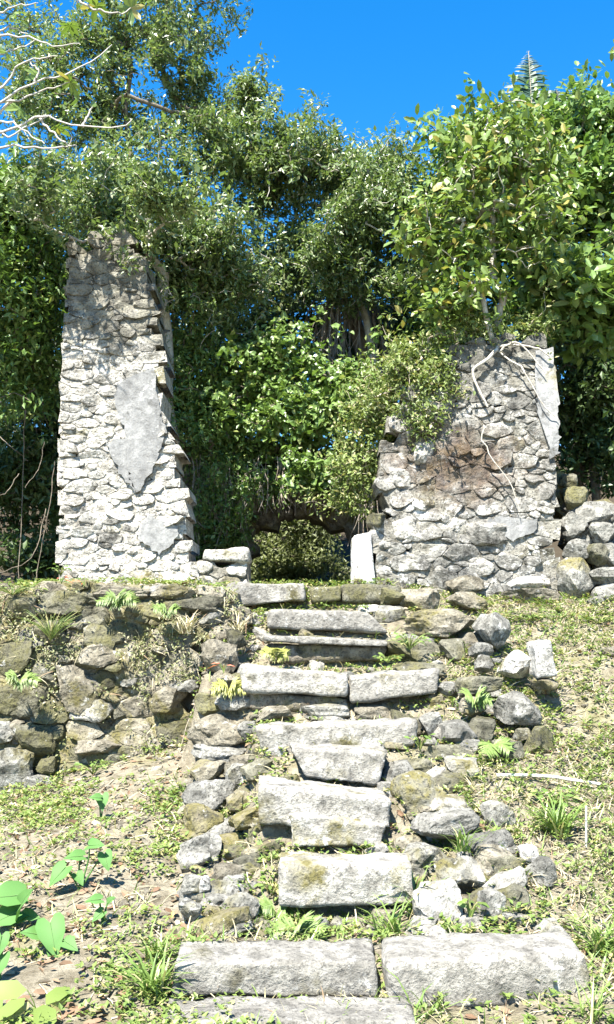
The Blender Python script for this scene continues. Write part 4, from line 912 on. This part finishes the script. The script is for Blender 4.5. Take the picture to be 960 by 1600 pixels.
fern('green fern in the boulders right of the fourth step', 770, 1165, 6.5, 4, .16, 5, 'fern', 120, -70)
fern('green fern above the large rounded boulder on the right', 742, 1100, 6.85, 4, .14, 6, 'fern', 140, 60)
fern('long bright fern on the mossy wall at the left edge', 30, 1070, 7.7, 5, .18, 7, 'fern', 160, 60)
fern('bright fern hanging on the retaining wall below the pillar', 185, 945, 7.95, 6, .17, 8, 'fern', 240)
fern('single fern on the rim of the retaining wall by the top step', 262, 960, 7.9, 4, .13, 9, 'fern', 160)
fern('dark green fern in the hollow left of the third step', 420, 1345, 5.85, 4, .15, 10, 'fern', 160)
TPL['blade'] = (W0, TPL['blade'][1])
for args in [('weed', 'leafy green weed at the right end of the upper steps', 640, 1015, 7.55, 34, .055, .16, 'bright', 'oval', .12, 21),
             ('weed', 'yellow-green weed just below the leafy one by the upper steps', 606, 1035, 7.45, 26, .05, .12, 'yellow', 'oval', .06, 22),
             ('weed', 'tiny bright weed on the topmost step by the jamb', 572, 952, 8.3, 10, .05, .06, 'bright', 'oval', .05, 23),
             ('weed', 'bright weed at the foot of the pillar', 95, 900, 8.85, 14, .06, .1, 'bright', 'oval', .1, 24),
             ('weed', 'bright weeds on the rim left of the top step', 318, 930, 8.2, 30, .06, .2, 'weed', 'oval', .1, 25),
             ('weed', 'rim weeds above the left end of the retaining wall', 20, 930, 8.0, 40, .05, .28, 'weed', 'oval', .1, 26),
             ('weed', 'dark green weed at the foot of the retaining wall', 145, 1210, 7.6, 26, .055, .14, 'bright', 'oval', .1, 27),
             ('weed', 'green weed between the paired boulders beside the fourth step', 657, 1172, 6.45, 14, .045, .07, 'bright', 'oval', .1, 28),
             ('weed', 'pale weed beside the boulder under the right flank', 735, 1440, 5.0, 14, .05, .06, 'weed', 'oval', .12, 29),
             ('weed', 'leafy weed low in front of the small grey stone', 600, 1470, None, 16, .05, .08, 'weed', 'oval', .05, 30),
             ('weed', 'bright weed clump on the slope below the lying stick', 865, 1262, None, 30, .06, .14, 'bright', 'oval', .1, 31),
             ('weed', 'weeds on the rim at the foot of the broad wall', 830, 970, None, 40, .05, .3, 'weed', 'oval', .08, 32),
             ('weed', 'weeds on the slope top at the right edge', 935, 975, None, 40, .05, .25, 'weed', 'oval', .08, 33),
             ('weed', 'small yellow flowering weed in the left flank rubble', 350, 1395, None, 22, .04, .12, 'yellow', 'oval', .06, 34),
             ('weed', 'leafy weeds in front of the undercut step', 425, 1400, None, 26, .05, .1, 'weed', 'oval', .08, 35),
             ('weed', 'small pale weed under the left side wall', 290, 1260, None, 10, .07, .08, 'weed', 'oval', .06, 36),
             ('weed', 'scrambling weed on the left part of the retaining wall', 80, 1000, 7.9, 60, .035, .3, 'olive', 'simple', .25, 37)]:
    herb(*args, group='small weeds')
def tuft(label, px, py, Y, n, ln, seed, leaf='grass', w=1.):
    rs = np.random.default_rng(seed); b = ground_at(px, py) if Y is None else at(px, py, Y); t = thing('grass_tuft', label, 'grass tuft', b, 'grass tufts')
    a = rs.uniform(0, 2*math.pi, n); P = b + np.stack([rs.normal(0,.03,n), rs.normal(0,.03,n), 0*a], 1)
    D = np.stack([np.cos(a)*.8, np.sin(a)*.5-.2, rs.uniform(.35,1.2,n)], 1); N = np.stack([-np.cos(a)*.5, -np.sin(a)*.5, np.ones(n)], 1)
    V0 = TPL['blade'][0]; sv = V0[:,2].copy(); V0[:,2] = [0,0,.07,.07,.04,.04,-.16]
    V, f = leaves(P, D, N, ln*rs.uniform(.5,1.15,n), 'blade', np.full(n, w)); V0[:,2] = sv
    link('blades', mesh_np('blades', V-b, [f], False), L[leaf], t, b)
tuft('long grass tuft hanging at the right end of the undercut step slab', 650, 1432, None, 60, .3, 1)
tuft('smaller tuft just left of the hanging one, above the bottom step', 610, 1460, None, 40, .2, 2)
tuft('dense bright grass tuft on the slope right of the boulders', 870, 1305, None, 130, .26, 3)
tuft('thin grass tuft in the joint between the two bottom slabs', 662, 1588, None, 9, .24, 4)
tuft('grass tuft along the left end of the bottom step', 240, 1560, None, 90, .24, 5)
tuft('dark grass tuft at the right edge beside the bottom step', 940, 1490, None, 80, .22, 6)
tuft('grass in front of the right bottom slab corner', 925, 1592, None, 40, .18, 7)
tuft('pale grass tuft under the fallen white block', 850, 1085, None, 90, .26, 8, 'dry')
tuft('grass tuft on the flank boulders beside the third step', 725, 1330, 5.4, 25, .2, 9)
tuft('dry grass tuft at the left edge of the upper flight', 375, 990, 7.8, 50, .2, 10, 'dry')
tuft('dry drooping grass on the retaining wall beside the top step', 290, 990, 7.75, 60, .22, 11, 'dry')
tuft('grass tuft halfway down the left bank near the flank wall', 245, 1500, None, 60, .18, 12)
for (lab, px, py, sd) in [('red-leaved seedling on the rim at the foot of the pillar', 132, 915, 1), ('red-leaved shoot on the left side wall', 350, 1052, 2), ('small red-tipped seedling at the far left of the rim', 96, 912, 3)]:
    herb('red_seedling', lab, px, py, 8.0 if sd != 2 else 7.2, 4, .1, .04, 'red', 'narrow', .07, sd, 'red seedlings')
# the stick and stalks on the slope
a, c = ground_at(776, 1222), ground_at(938, 1236); a[2] += .04; c[2] += .04
V, q = tubes(poly_tube(curve([a, (a+c)/2+np.array([0,0,.02]), c], 8, .004, 1), .012, .009), 7); bs = (a+c)/2
o = link('stick', mesh_np('stick', V-bs, [q]), M['whitebark'], None, bs); tag(o, 'pale straight stick lying across the grassy slope on the right', 'stick')
a = ground_at(916, 1325); V, q = tubes(poly_tube([a, a+np.array([.01,0,.24])], .007, .006), 6)
o = link('stalk', mesh_np('stalk', V-a, [q]), M['whitebark'], None, a); tag(o, 'short pale upright stalk on the slope near the right edge', 'stick')
for o in bpy.data.objects:
    if '_w' in o: del o['_w']
